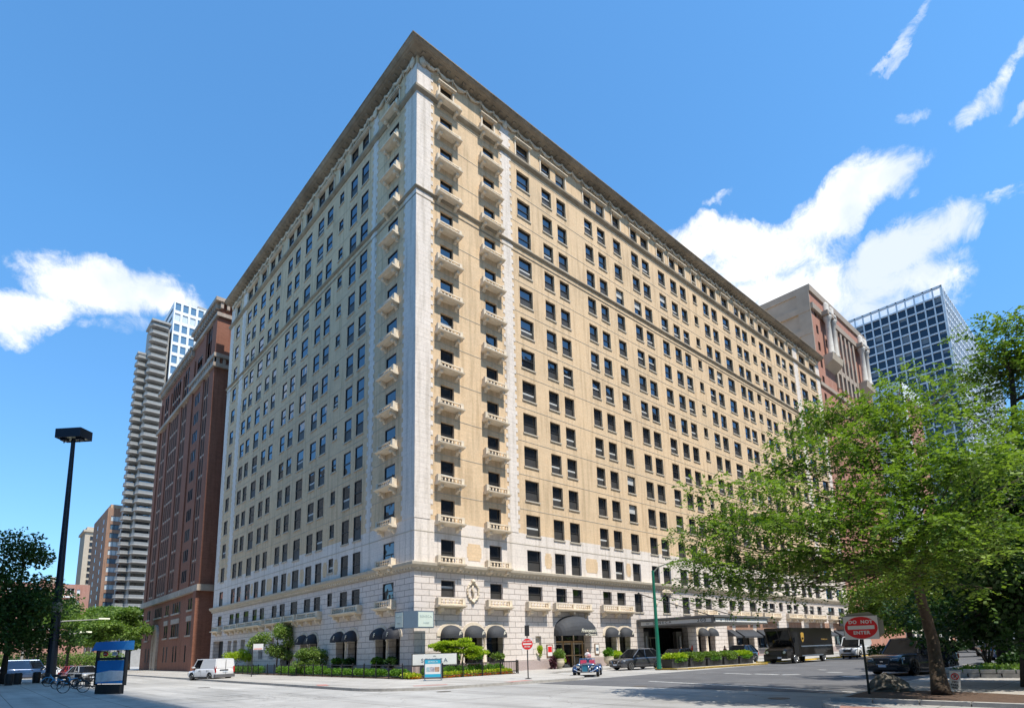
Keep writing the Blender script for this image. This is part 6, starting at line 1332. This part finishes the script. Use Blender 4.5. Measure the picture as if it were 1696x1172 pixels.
for s_ in (-1, 1):
    mb = MB(); mb.lathe([(.12, -.03), (.12, 0), (.02, .02)], (0, s_*.78, .98), 12, axis='x'); mb.build('headlight', M['headlight'], tk)
    mb = MB(); mb.box(.95, 1.05, s_*1.32-.1, s_*1.32+.1, 1.8, 2.25); mb.tube([(1.05, s_*1.1, 2.3), (1.0, s_*1.32, 2.3), (1.0, s_*1.32, 1.8)], .02, 4); mb.build('mirror', M['plastic'], tk)
mb = MB(); mb.box(-.14, .02, -1.05, 1.05, .42, .64); mb.build('bumper', M['plastic'], tk); mb = MB(); mb.box(-.16, -.14, -.55, -.2, .46, .6); mb.build('plate', M['plate'], tk)
mb = MB(); mb.box(-.01, .01, -.5, .5, .72, 1.1); mb.build('grille', M['plastic'], tk); add_wheels(tk, (1.35, 7.2), 1.12, .42, .28)
# hand cart behind the truck
hc = empty('hand_cart', (43.2, -15.1, 0), radians(-10), 'low black hand cart on the road behind the brown truck', 'cart'); mb = MB(); mb.box(-.9, .9, -.35, .35, .28, .34); mb.tube([(.9, -.3, .3), (1.05, -.3, 1.1), (1.05, .3, 1.1), (.9, .3, .3)], .025, 5); mb.build('deck', M['plastic'], hc)
for x in (-.7, .7):
    for y in (-.33, .33): mb = MB(); mb.lathe([(.14, -.03), (.14, .03)], (x, y, .14), 12, axis='y'); mb.build('wheel', M['tyre'], hc)
# orange cones
for i, (px, py) in enumerate(((1661, 1090), (1684, 1068))):
    P = gnd(px, py, .0) if i == 0 else atd(px, py, 75); P = Vector((P.x, P.y, .0)); e = empty('traffic_cone', tuple(P), 0, ['orange traffic cone on the road beside the small multi-stemmed tree', 'second orange cone, farther and partly behind the dark trunk'][i], 'traffic cone', 'orange cones'); k = 1.0
    mb = MB(); mb.box(-.24*k, .24*k, -.24*k, .24*k, 0, .04); mb.lathe([(.19*k, .04), (.04*k, .82*k), (.035*k, .84*k)], n=14); mb.build('cone', M['orange'], e)
# ------------------------------------------------------------------ kiosk and hire bikes
Pa = gnd(156, 1152, .12); kb = empty('bike_share_kiosk', ((gnd(156, 1152).x+gnd(204, 1152).x)/2, (gnd(156, 1152).y+gnd(204, 1152).y)/2, .12), 0, 'blue-roofed map kiosk of the bike station with reflecting panel', 'kiosk')
Pb = gnd(204, 1152); Pa = gnd(156, 1152); kb.rotation_euler[2] = atan2(Pb.y-Pa.y, Pb.x-Pa.x); kw = (Pb-Pa).length/2
BB = simple('kiosk_blue', (.02, .17, .45), .35, .05, 2)
mb = MB(); mb.box(-kw*.85, kw*.85, -.12, .12, 0, .50); mb.build('base', M['plastic'], kb)
mb = MB()
for s_ in (-1, 1): mb.box(s_*kw-.05, s_*kw+.05, -.08, .08, .45, 2.45)
mb.box(-kw, kw, -.06, .06, 1.82, 1.95); mb.build('frame', M['plastic'], kb)
mb = MB(); mb.prism([(-.32, 2.34), (-.12, 2.82), (.30, 2.84), (.30, 2.34)], -kw-.10, kw+.10, 0, 'x'); mb.build('roof', BB, kb)
mb = MB(); mb.box(-kw+.06, kw-.06, -.05, .05, .55, 1.80); mb.build('map_panel', glassmat('mirror_panel', (.04, .28, .68), .06, .02), kb)
mb = MB(); mb.prism([(-kw+.06, .62), (kw-.06, .72), (kw-.06, 1.22), (-.05, 1.25), (-kw+.06, 1.12)], -.056, -.051); mb.build('pale_map', simple('pale_blue_print', (.85, .88, .90), .4, .3, 2), kb)
mb = MB(); mb.prism([(-kw*.45+.17*cos(2*pi*i/20), 2.15+.13*sin(2*pi*i/20)) for i in range(20)], -.05, .0); o = mb.build('red_badge', M['red'], kb); mb = MB(); mb.box(-kw*.45-.12, -kw*.45+.12, -.056, -.051, 2.13, 2.17); mb.build('white_bar', M['white'], o)
mb = MB(); mb.box(kw*.05, kw*.35, -.05, 0, 2.05, 2.25); mb.build('white_badge', M['white'], kb)
text('STATION', .13, M['plate'], kb, (0, -.066, 1.885), spacing=1.2) if False else None
SB = simple('hire_bike_blue', (.12, .36, .58), .4, .05, 3)
def bike(loc, rz, label, col, lean=0):
    e = empty('hire_bicycle', loc, rz, label, 'bicycle', 'hire bicycles beside the kiosk'); e.rotation_euler[0] = lean
    for x in (-.52, .52):
        mb = MB(); mb.tube([(x+.33*cos(2*pi*i/24), 0, .34+.33*sin(2*pi*i/24)) for i in range(25)], .022, 5); o = mb.build('wheel', M['tyre'], e)
        mb = MB()
        for i in range(8): a = pi*i/8; mb.tube([(x-.31*cos(a), 0, .34-.31*sin(a)), (x+.31*cos(a), 0, .34+.31*sin(a))], .004, 3)
        mb.tube([(x, -.05, .34), (x, .05, .34)], .03, 6); mb.build('spokes', M['rim'], o)
        mb = MB(); pts = [(x+.38*cos(a), z_, .34+.38*sin(a)) for a, z_ in [(radians(20+14*i), 0) for i in range(11)]]
        for p, q in zip(pts, pts[1:]): mb.face([(p[0], -.04, p[2]), (q[0], -.04, q[2]), (q[0], .04, q[2]), (p[0], .04, p[2])]); mb.face([(p[0], -.04, p[2]), (q[0], -.04, q[2]), (q[0]*.97+x*.03, -.045, q[2]-.07), (p[0]*.97+x*.03, -.045, p[2]-.07)])
        mb.build('mudguard', col, e)
    mb = MB(); mb.tube([(-.52, 0, .34), (-.38, 0, .92)], .022, 6); mb.tube([(-.40, 0, .80), (-.05, 0, .38), (.10, 0, .34)], .045, 7); mb.tube([(.10, 0, .34), (.22, 0, .78)], .028, 6); mb.tube([(.10, 0, .34), (.52, 0, .34), (.18, 0, .66)], .018, 5); mb.build('frame', col, e)
    mb = MB(); mb.tube([(-.38, 0, .92), (-.36, 0, 1.04)], .02, 5); mb.tube([(-.22, -.30, 1.06), (-.36, -.2, 1.08), (-.38, 0, 1.05), (-.36, .2, 1.08), (-.22, .30, 1.06)], .015, 5); mb.build('handlebar', M['plastic'], e)
    mb = MB(); mb.loft([[(.10, -.03, .93), (.10, .03, .93), (.10, .02, .89), (.10, -.02, .89)], [(.34, -.09, .95), (.34, .09, .95), (.34, .07, .88), (.34, -.07, .88)]]); mb.tube([(.21, 0, .76), (.24, 0, .9)], .016, 5); mb.build('saddle', M['plastic'], e)
    mb = MB(); mb.box(-.72, -.42, -.14, .14, .80, .98); mb.build('basket', M['plastic'], e)
    mb = MB(); mb.tube([(.10, -.10, .34), (.10, .10, .34)], .015, 5); mb.box(.05, .2, -.16, -.10, .32, .34); mb.box(0, .15, .10, .16, .32, .34); mb.build('pedals', M['plastic'], e)
    return e
BK = simple('hire_bike_black', (.02, .03, .04), .4, .05, 3)
for i, (px, py, rz, col, lab) in enumerate(((112, 1150, 12, BK, 'dark hire bicycle nearest the camera, wheel beside the kiosk'), (100, 1143, 20, SB, 'light blue hire bicycle in the middle of the row'), (84, 1138, 28, SB, 'light blue hire bicycle at the left end of the row'), (135, 1143, 14, BK, 'black hire bicycle against the kiosk side'))):
    P = gnd(px+8, py); bike((P.x, P.y, .12), radians(-45+rz), lab, col)
P, Q = gnd(68, 1133), gnd(156, 1141); mb = MB(); d_ = (Q-P); n = 6
for i in range(n): p = P+d_*(i+.3)/n; mb.box(p.x-.12, p.x+.12, p.y-.12, p.y+.12, .12, .80)
mb.tube([(P.x, P.y, .2), (Q.x, Q.y, .2)], .05, 5); tag(mb.build('bike_dock_rail', M['plastic']), 'black docking rail the hire bicycles stand in', 'bike dock')
for i, px in enumerate((18, 32, 63)):
    P = atd(px, 1100, 66+2*i); mb = MB(); mb.lathe([(.26, 0), (.3, .5), (.3, .9), (.22, .98)], (P.x, P.y, .12), 10); tag(mb.build('litter_bin', M['plastic']), ['black litter bin at the far left', 'black litter bin just left of the dark trunks', 'black litter bin just right of the dark trunks'][i], 'litter bin', 'litter bins on the plaza')
# ------------------------------------------------------------------ people
SK = simple('skin', (.50, .28, .19), .6, .05, 6); HR = simple('dark_hair', (.03, .018, .012), .6, .2, 20)
def person(loc, rz, label, h, top, bottom, pose, hair=HR):
    """one skinned figure: legs, torso, neck, head and arms from one skeleton; hair and clothes are children"""
    e = empty('person', loc, rz, label, 'person'); k = h/1.7
    J = dict(pelvis=(0, 0, .93), chest=(0, 0, 1.24), neck=(0, 0, 1.42), head=(0, .01, 1.52), crown=(0, .01, 1.66), lhip=(-.09, 0, .90), lknee=(-.10, .02, .50), lank=(-.10, -.01, .09), ltoe=(-.11, .14, .03), rhip=(.09, 0, .90), rknee=(.10, .05, .50), rank=(.11, -.02, .09), rtoe=(.12, .13, .03), lsh=(-.17, 0, 1.36), lel=(-.23, .02, 1.10), lwr=(-.10, .22, 1.08), lha=(-.04, .29, 1.09), rsh=(.17, 0, 1.36), rel=(.22, .02, 1.10), rwr=(.14, .20, 1.02), rha=(.09, .27, 1.03))
    J.update(pose)
    rad = dict(pelvis=.13, chest=.125, neck=.05, head=.075, crown=.07, lhip=.085, lknee=.055, lank=.037, ltoe=.03, rhip=.085, rknee=.055, rank=.037, rtoe=.03, lsh=.05, lel=.037, lwr=.025, lha=.03, rsh=.05, rel=.037, rwr=.025, rha=.03)
    E_ = [('pelvis', 'chest'), ('chest', 'neck'), ('neck', 'head'), ('head', 'crown'), ('pelvis', 'lhip'), ('lhip', 'lknee'), ('lknee', 'lank'), ('lank', 'ltoe'), ('pelvis', 'rhip'), ('rhip', 'rknee'), ('rknee', 'rank'), ('rank', 'rtoe'), ('chest', 'lsh'), ('lsh', 'lel'), ('lel', 'lwr'), ('lwr', 'lha'), ('chest', 'rsh'), ('rsh', 'rel'), ('rel', 'rwr'), ('rwr', 'rha')]
    for s_ in 'lr':   # fingers and thumb
        hx, hy, hz = J[s_+'ha']; wx, wy, wz = J[s_+'wr']; d = Vector((hx-wx, hy-wy, hz-wz)).normalized(); sd_ = d.cross(Vector((0, 0, 1))).normalized()
        for f_ in range(4):
            a = Vector((hx, hy, hz))+sd_*(.011*(f_-1.5)*2); b_ = a+d*(.05+.01*(f_ in (1, 2)))+Vector((0, 0, -.012)); J['%sf%d' % (s_, f_)] = tuple(a+d*.02); J['%st%d' % (s_, f_)] = tuple(b_); rad['%sf%d' % (s_, f_)] = .009; rad['%st%d' % (s_, f_)] = .007; E_ += [(s_+'ha', '%sf%d' % (s_, f_)), ('%sf%d' % (s_, f_), '%st%d' % (s_, f_))]
        J[s_+'th'] = tuple(Vector((wx, wy, wz)).lerp(Vector((hx, hy, hz)), .6)+sd_*(-.05 if s_ == 'l' else .05)*-1); rad[s_+'th'] = .009; E_.append((s_+'wr', s_+'th'))
    names = list(J); me = bpy.data.meshes.new('body'); me.from_pydata([tuple(c*k for c in J[n_]) for n_ in names], [(names.index(a), names.index(b_)) for a, b_ in E_], [])
    o = bpy.data.objects.new('body', me); COL.objects.link(o); o.parent = e; o.modifiers.new('s', 'SKIN')
    for i, n_ in enumerate(names): me.skin_vertices[0].data[i].radius = (rad[n_]*k, rad[n_]*k); me.skin_vertices[0].data[i].use_root = (n_ == 'pelvis')
    o.modifiers.new('u', 'SUBSURF').levels = 1; o.modifiers['u'].render_levels = 2; me.materials.append(SK)
    for m_ in o.modifiers:
        if m_.type == 'SKIN': m_.use_smooth_shade = True
    # face
    hx, hy, hz = [c*k for c in J['head']]; mb = MB(); mb.loft([[(hx-.012, hy+.07, hz+.05), (hx+.012, hy+.07, hz+.05), (hx, hy+.07, hz+.06)], [(hx-.016, hy+.085, hz+.01), (hx+.016, hy+.085, hz+.01), (hx, hy+.10, hz+.015)]]); mb.build('nose', SK, o)
    mb = MB(); [mb.lathe([(.011, -.005), (.011, .006)], (hx+s_*.03, hy+.075, hz+.05), 8, axis='y') for s_ in (-1, 1)]; mb.build('eyes', HR, o)
    mb = MB(); mb.box(hx-.022, hx+.022, hy+.074, hy+.080, hz-.02, hz-.012); mb.build('mouth', M['red'], o)
    mb = MB(); rows = []
    for j in range(7):
        t = j/6; z = hz+.16-.19*t; r_ = .098*sin(min(1, (t*.9+.12))*pi*.52)+.012; rows.append([(hx+r_*cos(a)*.92, hy-.012+r_*sin(a)*(1.0 if sin(a) < .2 else .62), z) for a in [2*pi*i/12 for i in range(12)]])
    mb.loft(rows); mb.build('hair', hair, e, smooth=True)
    def garment(nm, rings, mat):
        mb = MB(); mb.loft([[(cx_*k+rx_*cos(a)*k, cy_*k+ry_*sin(a)*k, z*k) for a in [2*pi*i/14 for i in range(14)]] for (z, cx_, cy_, rx_, ry_) in rings]); return mb.build(nm, mat, e, smooth=True)
    garment('shirt', [(.86, 0, 0, .185, .135), (1.0, 0, 0, .165, .12), (1.15, 0, 0, .17, .125), (1.30, 0, 0, .19, .125), (1.39, 0, 0, .155, .095), (1.43, 0, 0, .07, .06)], top)
    for s_, q in ((-1, 'l'), (1, 'r')):
        a, b_ = Vector(J[q+'sh'])*k, Vector(J[q+'el'])*k; mb = MB(); mb.tube([a, a.lerp(b_, .7)], [.068*k, .06*k], 10); mb.build('sleeve', top, e)
        h_, n_, f_ = Vector(J[q+'hip'])*k, Vector(J[q+'knee'])*k, Vector(J[q+'ank'])*k; mb = MB(); mb.tube([h_+Vector((0, 0, .04)), n_, f_+Vector((0, 0, .02))], [.105*k, .075*k, .06*k], 10); mb.build('trouser_leg', bottom, e)
    return e
CW = simple('patterned_white_cloth', (.62, .58, .60), .8, .4, 14); CD = simple('dark_trousers', (.03, .03, .045), .8, .2, 6); CP = simple('pink_cloth', (.55, .25, .26), .8, .3, 12)
pe = person((12.9, -5.6, .12), radians(150), 'person in a white patterned top holding a pink bundle behind the blue roadster', 1.66, CW, CD, {})
mb = MB(); rr = random.Random(2); mb.lathe([(.05, -.16), (.14, -.1), (.17, .03), (.12, .14), (.03, .18)], (0, 0, 0), 10); tag(mb.build('pink_bundle', CP, loc=(12.9-.13, -5.6-.28, 1.20), rz=.4), 'soft pink bundle held in the arms of the person behind the roadster', 'bundle')
person((27.2, -5.2, .0), radians(200), 'dark-haired person in a white shirt standing beyond the red car', 1.72, M['white'], CD, {})
person((34.6, -5.8, .0), radians(170), 'person in a pale pink shirt behind the black car left of the truck', 1.7, CP, CD, {})
# folded striped sunshade leaning beyond the red car
su = empty('folded_sunshade', (28.6, -5.4, .12), radians(20), 'folded orange and yellow striped sunshade leaning beyond the red car', 'sunshade'); su.rotation_euler[0] = radians(0); su.rotation_euler[1] = radians(28)
mb = MB(); mb.tube([(0, 0, 0), (0, 0, 2.0)], .025, 6); mb.build('pole', M['white'], su); mb = MB(); mb.lathe([(.17, .75), (.14, 1.2), (.05, 1.85), (.02, 1.95)], n=10); mb.build('canopy', M['orange'], su); mb = MB(); mb.lathe([(.175, .8), (.17, .95)], n=10); mb.lathe([(.15, 1.18), (.13, 1.33)], n=10); mb.build('yellow_stripe', M['flowery'], su)
S.render.engine = 'CYCLES'
S.cycles.max_bounces = 6; S.cycles.diffuse_bounces = 3; S.cycles.glossy_bounces = 3; S.cycles.transmission_bounces = 4; S.cycles.transparent_max_bounces = 4
